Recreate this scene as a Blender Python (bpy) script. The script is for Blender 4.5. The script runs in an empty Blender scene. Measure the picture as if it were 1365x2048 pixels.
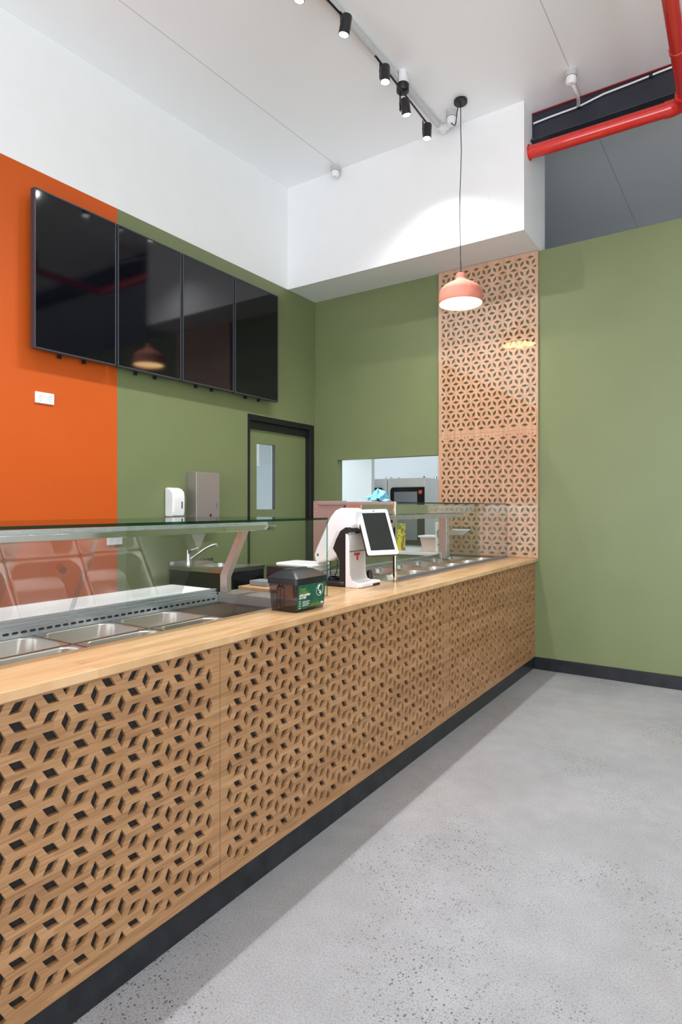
import bpy, bmesh, math, random
from mathutils import Vector, Matrix
from mathutils.geometry import delaunay_2d_cdt

random.seed(7)
PI = math.pi
sc = bpy.context.scene
COL = sc.collection

# ------------------------------------------------------------ camera
F_PX, W_PX, H_PX = 1210.0, 1365.0, 2048.0
YAW = math.atan(806.5 / 1210.0)
cam_d = bpy.data.cameras.new('camera')
cam = bpy.data.objects.new('camera', cam_d)
COL.objects.link(cam)
cam.location = (0, 0, 1.4)
cam.rotation_euler = (PI / 2, 0, YAW)
cam_d.sensor_fit = 'VERTICAL'
cam_d.sensor_height = 36.0
cam_d.sensor_width = 24.0
cam_d.lens = F_PX / H_PX * 36.0
cam_d.shift_y = -11.0 / H_PX
cam_d.clip_start = 0.05
cam_d.clip_end = 60
sc.camera = cam

# ------------------------------------------------------------ view, world
sc.view_settings.view_transform = 'Standard'
sc.view_settings.look = 'None'
sc.view_settings.gamma = 1.0
sc.view_settings.use_curve_mapping = False
sc.view_settings.exposure = 0.0
sc.cycles.use_denoising = True
sc.cycles.max_bounces = 9
sc.cycles.diffuse_bounces = 5
sc.cycles.glossy_bounces = 5
sc.cycles.transparent_max_bounces = 24
sc.cycles.transmission_bounces = 8
sc.cycles.caustics_reflective = False
sc.cycles.caustics_refractive = False
sc.cycles.sample_clamp_indirect = 3.0

world = bpy.data.worlds.new('world')
sc.world = world
world.use_nodes = True
world.node_tree.nodes['Background'].inputs['Color'].default_value = (0.85, 0.9, 1.0, 1)
world.node_tree.nodes['Background'].inputs['Strength'].default_value = 0.6

# ------------------------------------------------------------ key dimensions (metres)
XL = -3.854          # left wall
YB = 5.28            # back wall
XR, YN = 3.6, -3.6   # right wall, shopfront wall
XC, XP, XK = -1.475, -1.503, -1.512   # worktop edge, panel face, kickboard face
ZW, WT = 0.955, 0.027                 # worktop top and thickness
XG = -1.735          # glass line of the display cases
def ceil_z(y): return 4.626 + 0.042 * (y - 4.81)

# ------------------------------------------------------------ room lights (fill areas added out of view)
def light(name, kind, loc, energy, color=(1, 1, 1), **kw):
    d = bpy.data.lights.new(name, kind)
    d.energy = energy
    d.color = color
    for k, v in kw.items(): setattr(d, k, v)
    o = bpy.data.objects.new(name, d)
    COL.objects.link(o)
    o.location = loc
    return o

FILL_FRONT = light('shopfront_fill', 'AREA', (0.2, YN + 0.08, 1.55), 370, (0.90, 0.96, 1.0), shape='RECTANGLE', size=6.6, size_y=2.9)  # added fill behind the camera, stands in for shopfront daylight
FILL_FRONT.rotation_euler = (PI / 2 + 0.5, 0, 0)  # tilted up to brighten the ceiling
FILL_SIDE = light('side_fill', 'AREA', (XR - 0.08, 0.3, 1.75), 110, (0.90, 0.96, 1.0), shape='RECTANGLE', size=2.9, size_y=4.6)  # second added fill on the unseen right wall
FILL_SIDE.rotation_euler = (0, PI / 2 + 0.35, 0)
SPOT_W = 78.0        # watts of a track head
SPOT_COL = (0.97, 0.98, 1.0)

# ------------------------------------------------------------ materials
MATS = {}
def new_mat(name):
    m = bpy.data.materials.new(name)
    m.use_nodes = True
    nt = m.node_tree
    b = nt.nodes['Principled BSDF']
    MATS[name] = m
    return m, nt, b

def N(nt, kind, **kw):
    n = nt.nodes.new(kind)
    for k, v in kw.items():
        if isinstance(k, str) and k.startswith('i_'):
            n.inputs[k[2:].replace('_', ' ')].default_value = v
        else:
            setattr(n, k, v)
    return n

def rgb(r, g, b):
    def f(c):
        c /= 255.0
        return c / 12.92 if c <= 0.04045 else ((c + 0.055) / 1.055) ** 2.4
    return (f(r), f(g), f(b), 1)

def coords(nt, scale=(1, 1, 1), rot=(0, 0, 0)):
    tc = N(nt, 'ShaderNodeTexCoord')
    mp = N(nt, 'ShaderNodeMapping')
    mp.inputs['Scale'].default_value = scale
    mp.inputs['Rotation'].default_value = rot
    geo = N(nt, 'ShaderNodeNewGeometry')
    nt.links.new(geo.outputs['Position'], mp.inputs['Vector'])
    return mp.outputs['Vector']

def ramp(nt, fac, stops):
    r = N(nt, 'ShaderNodeValToRGB')
    e = r.color_ramp.elements
    while len(e) < len(stops): e.new(0.5)
    for el, (p, c) in zip(e, stops):
        el.position = p
        el.color = c
    nt.links.new(fac, r.inputs['Fac'])
    return r.outputs['Color']

def plain(name, color, rough=0.5, metal=0.0, spec=0.5, noise=0.04, nscale=6.0, bump=0.0, bscale=200.0, coat=0.0):
    m, nt, b = new_mat(name)
    v = coords(nt)
    n = N(nt, 'ShaderNodeTexNoise')
    n.inputs['Scale'].default_value = nscale
    n.inputs['Detail'].default_value = 4
    nt.links.new(v, n.inputs['Vector'])
    c = Vector(color[:3])
    lo = tuple(max(0, x * (1 - noise)) for x in c) + (1,)
    hi = tuple(min(1, x * (1 + noise)) for x in c) + (1,)
    nt.links.new(ramp(nt, n.outputs['Fac'], [(0.3, lo), (0.7, hi)]), b.inputs['Base Color'])
    b.inputs['Roughness'].default_value = rough
    b.inputs['Metallic'].default_value = metal
    b.inputs['Specular IOR Level'].default_value = spec
    if coat: b.inputs['Coat Weight'].default_value = coat
    if bump:
        n2 = N(nt, 'ShaderNodeTexNoise')
        n2.inputs['Scale'].default_value = bscale
        nt.links.new(v, n2.inputs['Vector'])
        bp = N(nt, 'ShaderNodeBump')
        bp.inputs['Strength'].default_value = bump
        bp.inputs['Distance'].default_value = 0.002
        nt.links.new(n2.outputs['Fac'], bp.inputs['Height'])
        nt.links.new(bp.outputs['Normal'], b.inputs['Normal'])
    return m

def emit(name, color, strength):
    m, nt, b = new_mat(name)
    b.inputs['Base Color'].default_value = color
    b.inputs['Emission Color'].default_value = color
    b.inputs['Emission Strength'].default_value = strength
    return m

def steel(name, color=(0.62, 0.61, 0.60, 1), rough=0.22, stretch=(1, 1, 60), metal=1.0):
    m, nt, b = new_mat(name)
    v = coords(nt, stretch)
    n = N(nt, 'ShaderNodeTexNoise')
    n.inputs['Scale'].default_value = 8
    n.inputs['Detail'].default_value = 3
    nt.links.new(v, n.inputs['Vector'])
    mr = N(nt, 'ShaderNodeMapRange')
    mr.inputs['To Min'].default_value = rough * 0.75
    mr.inputs['To Max'].default_value = rough * 1.3
    nt.links.new(n.outputs['Fac'], mr.inputs['Value'])
    nt.links.new(mr.outputs['Result'], b.inputs['Roughness'])
    b.inputs['Base Color'].default_value = color
    b.inputs['Metallic'].default_value = metal
    return m

def glass(name, tint, ior=1.5, rough=0.0, base=0.0):
    m = bpy.data.materials.new(name)
    m.use_nodes = True
    nt = m.node_tree
    nt.nodes.remove(nt.nodes['Principled BSDF'])
    out = nt.nodes['Material Output']
    t = N(nt, 'ShaderNodeBsdfTransparent')
    t.inputs['Color'].default_value = tint
    g = N(nt, 'ShaderNodeBsdfGlossy')
    g.inputs['Roughness'].default_value = rough
    f = N(nt, 'ShaderNodeFresnel')
    # same reflectance from either side of the thin sheet
    gm = N(nt, 'ShaderNodeNewGeometry')
    mr = N(nt, 'ShaderNodeMapRange')
    mr.inputs['To Min'].default_value = ior
    mr.inputs['To Max'].default_value = 1.0 / ior
    nt.links.new(gm.outputs['Backfacing'], mr.inputs['Value'])
    nt.links.new(mr.outputs['Result'], f.inputs['IOR'])
    mx = N(nt, 'ShaderNodeMixShader')
    nt.links.new(f.outputs['Fac'], mx.inputs['Fac'])
    nt.links.new(t.outputs[0], mx.inputs[1])
    nt.links.new(g.outputs[0], mx.inputs[2])
    nt.links.new(mx.outputs[0], out.inputs['Surface'])
    MATS[name] = m
    return m

def bamboo(name, grain, base, dark, light_, strip=0.021, rough=0.42, length=0.9):
    """laminated bamboo: thin strips along axis `grain` (1 = Y, 2 = Z)"""
    m, nt, b = new_mat(name)
    geo = N(nt, 'ShaderNodeNewGeometry')
    sep = N(nt, 'ShaderNodeSeparateXYZ')
    nt.links.new(geo.outputs['Position'], sep.inputs[0])
    cmb = N(nt, 'ShaderNodeCombineXYZ')
    along = 'Y' if grain == 1 else 'Z'
    across = {1: 'Z', 2: 'X', 3: 'X'}[grain]
    along = {1: 'Y', 2: 'Z', 3: 'Y'}[grain]
    nt.links.new(sep.outputs[along], cmb.inputs['X'])
    nt.links.new(sep.outputs[across], cmb.inputs['Y'])
    br = N(nt, 'ShaderNodeTexBrick')
    br.inputs['Scale'].default_value = 1.0
    br.inputs['Brick Width'].default_value = length
    br.inputs['Row Height'].default_value = strip
    br.inputs['Mortar Size'].default_value = 0.0
    br.inputs['Color1'].default_value = (0, 0, 0, 1)
    br.inputs['Color2'].default_value = (1, 1, 1, 1)
    br.offset = 0.37
    nt.links.new(cmb.outputs[0], br.inputs['Vector'])
    # long fibre noise
    mp = N(nt, 'ShaderNodeMapping')
    mp.inputs['Scale'].default_value = (2.2, 60, 1)
    nt.links.new(cmb.outputs[0], mp.inputs['Vector'])
    n1 = N(nt, 'ShaderNodeTexNoise')
    n1.inputs['Scale'].default_value = 3.0
    n1.inputs['Detail'].default_value = 6
    n1.inputs['Distortion'].default_value = 0.4
    nt.links.new(mp.outputs[0], n1.inputs['Vector'])
    mp2 = N(nt, 'ShaderNodeMapping')
    mp2.inputs['Scale'].default_value = (1.2, 8, 1)
    nt.links.new(cmb.outputs[0], mp2.inputs['Vector'])
    n2 = N(nt, 'ShaderNodeTexNoise')
    n2.inputs['Scale'].default_value = 4.0
    n2.inputs['Detail'].default_value = 3
    nt.links.new(mp2.outputs[0], n2.inputs['Vector'])
    a = N(nt, 'ShaderNodeMath', operation='MULTIPLY_ADD')
    nt.links.new(br.outputs['Color'], a.inputs[0])
    a.inputs[1].default_value = 0.28
    nt.links.new(n1.outputs['Fac'], a.inputs[2])
    a2 = N(nt, 'ShaderNodeMath', operation='MULTIPLY_ADD')
    nt.links.new(n2.outputs['Fac'], a2.inputs[0])
    a2.inputs[1].default_value = 0.55
    nt.links.new(a.outputs[0], a2.inputs[2])
    sc_ = N(nt, 'ShaderNodeMath', operation='MULTIPLY')
    nt.links.new(a2.outputs[0], sc_.inputs[0])
    sc_.inputs[1].default_value = 0.56
    c = ramp(nt, sc_.outputs[0], [(0.30, dark), (0.50, base), (0.68, light_)])
    nt.links.new(c, b.inputs['Base Color'])
    b.inputs['Roughness'].default_value = rough
    bp = N(nt, 'ShaderNodeBump')
    bp.inputs['Strength'].default_value = 0.12
    bp.inputs['Distance'].default_value = 0.001
    nt.links.new(n1.outputs['Fac'], bp.inputs['Height'])
    nt.links.new(bp.outputs['Normal'], b.inputs['Normal'])
    return m

def concrete():
    m, nt, b = new_mat('concrete')
    v = coords(nt)
    big = N(nt, 'ShaderNodeTexNoise'); big.inputs['Scale'].default_value = 1.3; big.inputs['Detail'].default_value = 5
    big.inputs['Distortion'].default_value = 0.6
    mid = N(nt, 'ShaderNodeTexNoise'); mid.inputs['Scale'].default_value = 9; mid.inputs['Detail'].default_value = 6
    fine = N(nt, 'ShaderNodeTexNoise'); fine.inputs['Scale'].default_value = 170; fine.inputs['Detail'].default_value = 3
    patch = N(nt, 'ShaderNodeTexNoise'); patch.inputs['Scale'].default_value = 1.6; patch.inputs['Detail'].default_value = 3
    vor = N(nt, 'ShaderNodeTexVoronoi'); vor.inputs['Scale'].default_value = 68
    vor2 = N(nt, 'ShaderNodeTexVoronoi'); vor2.inputs['Scale'].default_value = 140
    warm = N(nt, 'ShaderNodeTexNoise'); warm.inputs['Scale'].default_value = 0.9
    for n in (big, mid, fine, patch, vor, vor2, warm): nt.links.new(v, n.inputs['Vector'])
    c1 = ramp(nt, big.outputs['Fac'], [(0.30, rgb(138, 138, 139)), (0.52, rgb(144, 144, 146)), (0.72, rgb(152, 152, 154))])
    c2 = ramp(nt, mid.outputs['Fac'], [(0.3, (0.93, 0.93, 0.93, 1)), (0.7, (1.04, 1.04, 1.04, 1))])
    c3 = ramp(nt, fine.outputs['Fac'], [(0.34, (0.78, 0.78, 0.78, 1)), (0.5, (1, 1, 1, 1)), (0.68, (1.12, 1.12, 1.12, 1))])
    c4 = ramp(nt, warm.outputs['Fac'], [(0.5, (1, 1, 1, 1)), (0.75, (1.03, 0.96, 0.91, 1))])
    def mul(a, c, fac=1.0):
        mx = N(nt, 'ShaderNodeMix', data_type='RGBA', blend_type='MULTIPLY')
        mx.inputs['Factor'].default_value = fac
        nt.links.new(a, mx.inputs[6]); nt.links.new(c, mx.inputs[7])
        return mx.outputs[2]
    col = mul(mul(mul(c1, c2), c3), c4)
    # aggregate speckles gathered in patches
    th = ramp(nt, patch.outputs['Fac'], [(0.47, (0.08, 0.08, 0.08, 1)), (0.62, (1, 1, 1, 1))])
    for vv, lim in ((vor, 0.27), (vor2, 0.26)):
        s = ramp(nt, vv.outputs['Distance'], [(lim * 0.7, (1, 1, 1, 1)), (lim, (0, 0, 0, 1))])
        rnd = N(nt, 'ShaderNodeSeparateColor'); nt.links.new(vv.outputs['Color'], rnd.inputs[0])
        pick = N(nt, 'ShaderNodeMath', operation='LESS_THAN'); nt.links.new(rnd.outputs[0], pick.inputs[0]); pick.inputs[1].default_value = 0.6
        m1 = N(nt, 'ShaderNodeMath', operation='MULTIPLY'); nt.links.new(s, m1.inputs[0]); nt.links.new(th, m1.inputs[1])
        m2 = N(nt, 'ShaderNodeMath', operation='MULTIPLY'); nt.links.new(m1.outputs[0], m2.inputs[0]); nt.links.new(pick.outputs[0], m2.inputs[1])
        mx = N(nt, 'ShaderNodeMix', data_type='RGBA')
        nt.links.new(m2.outputs[0], mx.inputs['Factor'])
        nt.links.new(col, mx.inputs[6])
        mx.inputs[7].default_value = rgb(78, 76, 76)
        col = mx.outputs[2]
    nt.links.new(col, b.inputs['Base Color'])
    b.inputs['Roughness'].default_value = 0.48
    b.inputs['Specular IOR Level'].default_value = 0.35
    bp = N(nt, 'ShaderNodeBump'); bp.inputs['Strength'].default_value = 0.1; bp.inputs['Distance'].default_value = 0.001
    nt.links.new(fine.outputs['Fac'], bp.inputs['Height']); nt.links.new(bp.outputs['Normal'], b.inputs['Normal'])
    return m

def ceiling_mat():
    m, nt, b = new_mat('ceiling_panel')
    geo = N(nt, 'ShaderNodeNewGeometry'); sep = N(nt, 'ShaderNodeSeparateXYZ')
    nt.links.new(geo.outputs['Position'], sep.inputs[0])
    a = N(nt, 'ShaderNodeMath', operation='ADD'); nt.links.new(sep.outputs['X'], a.inputs[0]); a.inputs[1].default_value = 1.07 * 21
    md = N(nt, 'ShaderNodeMath', operation='MODULO'); nt.links.new(a.outputs[0], md.inputs[0]); md.inputs[1].default_value = 1.07
    lt = N(nt, 'ShaderNodeMath', operation='LESS_THAN'); nt.links.new(md.outputs[0], lt.inputs[0]); lt.inputs[1].default_value = 0.0045
    mx = N(nt, 'ShaderNodeMix', data_type='RGBA')
    nt.links.new(lt.outputs[0], mx.inputs['Factor'])
    mx.inputs[6].default_value = (0.92, 0.935, 0.945, 1)
    mx.inputs[7].default_value = (0.42, 0.42, 0.42, 1)
    nt.links.new(mx.outputs[2], b.inputs['Base Color'])
    b.inputs['Roughness'].default_value = 0.33
    b.inputs['Specular IOR Level'].default_value = 0.5
    return m

def cardboard_label(name, base, spots, scale):
    m, nt, b = new_mat(name)
    v = coords(nt)
    n = N(nt, 'ShaderNodeTexNoise'); n.inputs['Scale'].default_value = scale
    nt.links.new(v, n.inputs['Vector'])
    nt.links.new(ramp(nt, n.outputs['Fac'], [(0.52, base), (0.56, spots)]), b.inputs['Base Color'])
    b.inputs['Roughness'].default_value = 0.4
    return m

ceiling_mat(); concrete()
plain('white_paint', (0.85, 0.86, 0.86, 1), 0.5, noise=0.01)
plain('green_paint', (0.168, 0.203, 0.090, 1), 0.45, noise=0.03, nscale=3, bump=0.05, bscale=90)
plain('orange_paint', (0.56, 0.092, 0.008, 1), 0.55, spec=0.3, noise=0.02, nscale=3, bump=0.05, bscale=90)
plain('black_frame', (0.006, 0.006, 0.008, 1), 0.3, noise=0.2)
plain('kick_black', (0.012, 0.013, 0.016, 1), 0.3, noise=0.5, nscale=14, bump=0.2, bscale=60)
plain('black_board', (0.012, 0.011, 0.011, 1), 0.7)
plain('black_plastic', (0.008, 0.008, 0.010, 1), 0.38)
plain('black_gloss', (0.006, 0.006, 0.007, 1), 0.3, spec=0.3)
plain('dark_grey_plastic', (0.045, 0.05, 0.058, 1), 0.35)
plain('white_plastic', (0.82, 0.82, 0.83, 1), 0.28)
plain('warm_white_plastic', (0.52, 0.48, 0.46, 1), 0.35)
plain('grey_pvc', (0.55, 0.55, 0.55, 1), 0.4)
plain('white_board', (0.82, 0.82, 0.84, 1), 0.45)
plain('beam_navy', (0.019, 0.022, 0.034, 1), 0.38, noise=0.15)
plain('primer_red', (0.30, 0.03, 0.035, 1), 0.5)
plain('pipe_red', (0.62, 0.022, 0.016, 1), 0.16, noise=0.05, coat=0.6)
plain('terracotta', (0.62, 0.21, 0.145, 1), 0.75, noise=0.08, nscale=20)
plain('shade_inner', (0.85, 0.78, 0.62, 1), 0.6)
plain('laptop_screen', (0.010, 0.012, 0.010, 1), 0.10)
plain('tv_glass', (0.0015, 0.002, 0.004, 1), 0.06, noise=0.3, nscale=2)
plain('tv_bezel', (0.035, 0.042, 0.055, 1), 0.35)
plain('blue_cloth', (0.22, 0.60, 0.78, 1), 0.85, noise=0.1, nscale=30, bump=0.4, bscale=500)
plain('kraft', (0.50, 0.27, 0.16, 1), 0.8, noise=0.05)
plain('label_green', (0.006, 0.085, 0.045, 1), 0.35, noise=0.25, nscale=18)
plain('leaf_green', (0.16, 0.28, 0.03, 1), 0.5)
plain('label_white', (0.75, 0.76, 0.76, 1), 0.5)
plain('sticker_red', (0.50, 0.02, 0.02, 1), 0.5)
plain('sticker_orange', (0.75, 0.10, 0.05, 1), 0.4)
plain('grey_case', (0.24, 0.25, 0.28, 1), 0.4)
plain('chip_edge', (0.50, 0.38, 0.22, 1), 0.9, noise=0.45, nscale=220, bump=0.6, bscale=300)
plain('paper_pink', (0.95, 0.88, 0.88, 1), 0.6, noise=0.1, nscale=60)
plain('plug_blue', (0.35, 0.45, 0.75, 1), 0.4)
plain('tub_plastic', (0.66, 0.50, 0.45, 1), 0.35)
plain('kitchen_wall', (0.80, 0.84, 0.86, 1), 0.35, noise=0.01)
plain('oven_white', (0.78, 0.76, 0.73, 1), 0.3, metal=0.1)
plain('base_blue_grey', (0.16, 0.18, 0.23, 1), 0.35)
cardboard_label('carton_print', (0.62, 0.60, 0.02, 1), (0.24, 0.10, 0.03, 1), 28)
steel('steel_v', stretch=(60, 60, 1))
steel('steel_y', stretch=(60, 1, 60))
steel('steel_warm', (0.46, 0.42, 0.405, 1), 0.40, (60, 60, 1), 0.8)
steel('pan_steel', (0.60, 0.55, 0.52, 1), 0.32, (20, 20, 20))
steel('steel_dark', (0.40, 0.37, 0.36, 1), 0.42, (60, 60, 1), 0.75)
steel('mirror_steel', (0.74, 0.73, 0.71, 1), 0.07, (10, 10, 10))
steel('chrome', (0.85, 0.85, 0.86, 1), 0.06, (1, 1, 1))
steel('alu', (0.66, 0.69, 0.72, 1), 0.28, (60, 1, 60), 0.65)
glass('glass_clear', (0.965, 0.985, 0.975, 1), 1.5)
glass('acrylic', (0.985, 0.985, 0.985, 1), 1.52)
glass('glass_edge', (0.10, 0.42, 0.34, 1), 1.5)
glass('rear_pane_glass', (0.95, 0.97, 0.97, 1), 2.5)
glass('glass_grey', (0.72, 0.78, 0.80, 1), 1.5)
glass('smoke_plastic', (0.52, 0.46, 0.47, 1), 1.5, 0.03)
glass('oven_glass', (0.35, 0.42, 0.42, 1), 1.5)
emit('lamp_lens', (1, 0.98, 0.95, 1), 90.0)
emit('warm_bulb', (1.0, 0.62, 0.28, 1), 14.0)
emit('panel_light', (0.9, 0.96, 1.0, 1), 6.0)
bamboo('bamboo_front', 1, rgb(152, 112, 74), rgb(118, 82, 52), rgb(176, 135, 96))
bamboo('bamboo_wall_glare', 2, rgb(214, 171, 136), rgb(190, 145, 112), rgb(226, 186, 152), rough=0.45)  # paler, less saturated base carries the glare of the acrylic sheet
bamboo('worktop_wood', 3, rgb(196, 158, 114), rgb(172, 130, 88), rgb(212, 176, 134), strip=0.042, length=0.62, rough=0.27)

# ------------------------------------------------------------ mesh helpers
class MB:
    def __init__(self): self.v = []; self.f = []; self.m = []
    def add(self, vs, fs, mi=0, M=None):
        o = len(self.v)
        for p in vs:
            p = Vector(p)
            if M is not None: p = M @ p
            self.v.append(p)
        for f in fs:
            self.f.append([o + i for i in f]); self.m.append(mi)
        return self
    def box(self, x0, x1, y0, y1, z0, z1, mi=0, M=None):
        vs = [(x, y, z) for x in (x0, x1) for y in (y0, y1) for z in (z0, z1)]
        fs = [(0, 1, 3, 2), (4, 6, 7, 5), (0, 4, 5, 1), (2, 3, 7, 6), (0, 2, 6, 4), (1, 5, 7, 3)]
        return self.add(vs, fs, mi, M)
    def prism(self, poly, axis, lo, hi, mi=0, M=None):
        """poly in the two other axes (XZ for axis 1, YZ for axis 0, XY for axis 2)"""
        def P(a, b, t):
            return {0: (t, a, b), 1: (a, t, b), 2: (a, b, t)}[axis]
        n = len(poly)
        vs = [P(a, b, lo) for a, b in poly] + [P(a, b, hi) for a, b in poly]
        fs = [tuple(range(n)), tuple(range(2 * n - 1, n - 1, -1))]
        fs += [(i, i + n, (i + 1) % n + n, (i + 1) % n) for i in range(n)]
        return self.add(vs, fs, mi, M)
    def lathe(self, prof, c, n=32, mi=0, M=None, close=False):
        vs, fs = [], []
        for r, z in prof:
            for k in range(n):
                a = 2 * PI * k / n
                vs.append((c[0] + r * math.cos(a), c[1] + r * math.sin(a), c[2] + z))
        for i in range(len(prof) - 1):
            for k in range(n):
                fs.append((i * n + k, i * n + (k + 1) % n, (i + 1) * n + (k + 1) % n, (i + 1) * n + k))
        if close:
            fs.append(tuple(range(n - 1, -1, -1)))
            fs.append(tuple(range((len(prof) - 1) * n, len(prof) * n)))
        return self.add(vs, fs, mi, M)
    def tube(self, pts, r, n=12, mi=0, caps=True):
        pts = [Vector(p) for p in pts]
        rs = r if isinstance(r, (list, tuple)) else [r] * len(pts)
        vs, fs = [], []
        up = None
        for i, p in enumerate(pts):
            t = (pts[min(i + 1, len(pts) - 1)] - pts[max(i - 1, 0)]).normalized()
            if up is None:
                up = Vector((0, 0, 1)) if abs(t.z) < 0.9 else Vector((0, 1, 0))
            a = t.cross(up)
            if a.length < 1e-5: a = t.cross(Vector((1, 0, 0)))
            a.normalize(); b = a.cross(t).normalized(); up = b
            for k in range(n):
                th = 2 * PI * k / n
                vs.append(p + (a * math.cos(th) + b * math.sin(th)) * rs[i])
        for i in range(len(pts) - 1):
            for k in range(n):
                fs.append((i * n + k, i * n + (k + 1) % n, (i + 1) * n + (k + 1) % n, (i + 1) * n + k))
        if caps:
            fs.append(tuple(range(n - 1, -1, -1)))
            fs.append(tuple(range((len(pts) - 1) * n, len(pts) * n)))
        return self.add(vs, fs, mi)
    def build(self, name, mats, parent=None, bevel=0.0, smooth=False, seg=2, solid=0.0, subsurf=0):
        me = bpy.data.meshes.new(name)
        off = Vector(parent['_w']) if parent is not None else Vector((0, 0, 0))
        me.from_pydata([p - off for p in self.v], [], self.f)
        if not isinstance(mats, (list, tuple)): mats = [mats]
        for m in mats: me.materials.append(MATS[m])
        for p, mi in zip(me.polygons, self.m): p.material_index = mi
        me.validate(); me.update()
        bm = bmesh.new(); bm.from_mesh(me)
        bmesh.ops.recalc_face_normals(bm, faces=bm.faces)
        bm.to_mesh(me); bm.free()
        if smooth:
            me.shade_smooth()
            me.set_sharp_from_angle(angle=math.radians(38))
        o = bpy.data.objects.new(name, me)
        COL.objects.link(o)
        if parent is not None:
            o.parent = parent
            o['_w'] = list(off)
        if solid:
            s = o.modifiers.new('solid', 'SOLIDIFY'); s.thickness = solid; s.offset = 0
        if subsurf:
            s = o.modifiers.new('sub', 'SUBSURF'); s.levels = subsurf; s.render_levels = subsurf
        if bevel:
            b = o.modifiers.new('bevel', 'BEVEL'); b.width = bevel; b.segments = seg
            b.limit_method = 'ANGLE'; b.angle_limit = math.radians(40)
        return o

def tag(o, label, cat, group=None):
    o['label'] = label; o['category'] = cat
    if group: o['group'] = group
    return o
def thing(name, label, cat, loc, group=None):
    o = bpy.data.objects.new(name, None)
    COL.objects.link(o)
    o.empty_display_size = 0.1
    o.location = loc; o['_w'] = list(loc)
    return tag(o, label, cat, group)
def structure(o): o['kind'] = 'structure'; return o
def dup(root, delta, label, group=None):
    r = root.copy(); COL.objects.link(r)
    r.location = Vector(root.location) + Vector(delta)
    r['label'] = label
    if group: r['group'] = group
    for ch in list(root.children):
        c = ch.copy(); COL.objects.link(c); c.parent = r
        for g in ch.children:
            d = g.copy(); COL.objects.link(d); d.parent = c
    return r
def arc(cx, cy, r, a0, a1, n):
    return [(cx + r * math.cos(math.radians(a0 + (a1 - a0) * i / n)), cy + r * math.sin(math.radians(a0 + (a1 - a0) * i / n))) for i in range(n + 1)]
def rrect(x0, x1, y0, y1, r, n=4):
    return arc(x1 - r, y1 - r, r, 0, 90, n) + arc(x0 + r, y1 - r, r, 90, 180, n) + arc(x0 + r, y0 + r, r, 180, 270, n) + arc(x1 - r, y0 + r, r, 270, 360, n)
def bez(p0, p1, p2, p3, n=14):
    p0, p1, p2, p3 = map(Vector, (p0, p1, p2, p3))
    return [((1 - t) ** 3) * p0 + 3 * (1 - t) ** 2 * t * p1 + 3 * (1 - t) * t * t * p2 + t ** 3 * p3 for t in [i / n for i in range(n + 1)]]
def sub(*pts):
    return pts

def holed_plate(outer, holes, to3d, t0, t1):
    """a plate with the outline `outer` and `holes`, between depth t0 and t1; to3d(u, v, t) -> point"""
    verts, edges, faces = [], [], []
    def addloop(l):
        s = len(verts)
        verts.extend([Vector(p) for p in l])
        n = len(l)
        edges.extend([(s + i, s + (i + 1) % n) for i in range(n)])
        faces.append([s + i for i in range(n)])
    addloop(outer)
    for h in holes: addloop(h)
    vo, eo, fo, ov, oe, of = delaunay_2d_cdt(verts, edges, faces, 0, 1e-6)
    keep = [f for f, src in zip(fo, of) if src == [0]]
    mb = MB()
    n = len(vo)
    A = [to3d(p[0], p[1], t0) for p in vo]
    B = [to3d(p[0], p[1], t1) for p in vo]
    cnt = {}
    for f in keep:
        for i in range(len(f)):
            e = (f[i], f[(i + 1) % len(f)])
            k = (min(e), max(e))
            cnt.setdefault(k, []).append(e)
    fs = [tuple(f) for f in keep] + [tuple(i + n for i in reversed(f)) for f in keep]
    for k, es in cnt.items():
        if len(es) == 1:
            a, b = es[0]
            fs.append((b, a, a + n, b + n))
    mb.add(A + B, fs)
    return mb

def clip_poly(poly, u0, u1, v0, v1):
    def cl(P, ins, inter):
        out = []
        for i in range(len(P)):
            a, b = P[i - 1], P[i]
            ia, ib = ins(a), ins(b)
            if ib:
                if not ia: out.append(inter(a, b))
                out.append(b)
            elif ia: out.append(inter(a, b))
        return out
    def at(axis, val):
        def f(a, b):
            t = (val - a[axis]) / (b[axis] - a[axis])
            return (a[0] + t * (b[0] - a[0]), a[1] + t * (b[1] - a[1]))
        return f
    P = poly
    for ins, it in ((lambda p: p[0] >= u0, at(0, u0)), (lambda p: p[0] <= u1, at(0, u1)), (lambda p: p[1] >= v0, at(1, v0)), (lambda p: p[1] <= v1, at(1, v1))):
        if len(P) < 3: return []
        P = cl(P, ins, it)
    return P
def area(P): return 0.5 * sum(P[i - 1][0] * P[i][1] - P[i][0] * P[i - 1][1] for i in range(len(P)))
def soften(P, r):
    """cut each corner a little, as a router leaves it"""
    out = []
    n = len(P)
    for i in range(n):
        p, a, b = Vector(P[i]), Vector(P[i - 1]), Vector(P[(i + 1) % n])
        da, db = (a - p), (b - p)
        acute = da.normalized().dot(db.normalized()) > 0
        k = 0.35 if acute else 1.0
        ra, rb = min(r * k, da.length * 0.3), min(r * k, db.length * 0.3)
        q1 = p + da.normalized() * ra; q2 = p + db.normalized() * rb
        mid = (q1 + q2) * 0.25 + p * 0.5
        out += [tuple(q1), tuple(mid), tuple(q2)]
    return out
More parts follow.
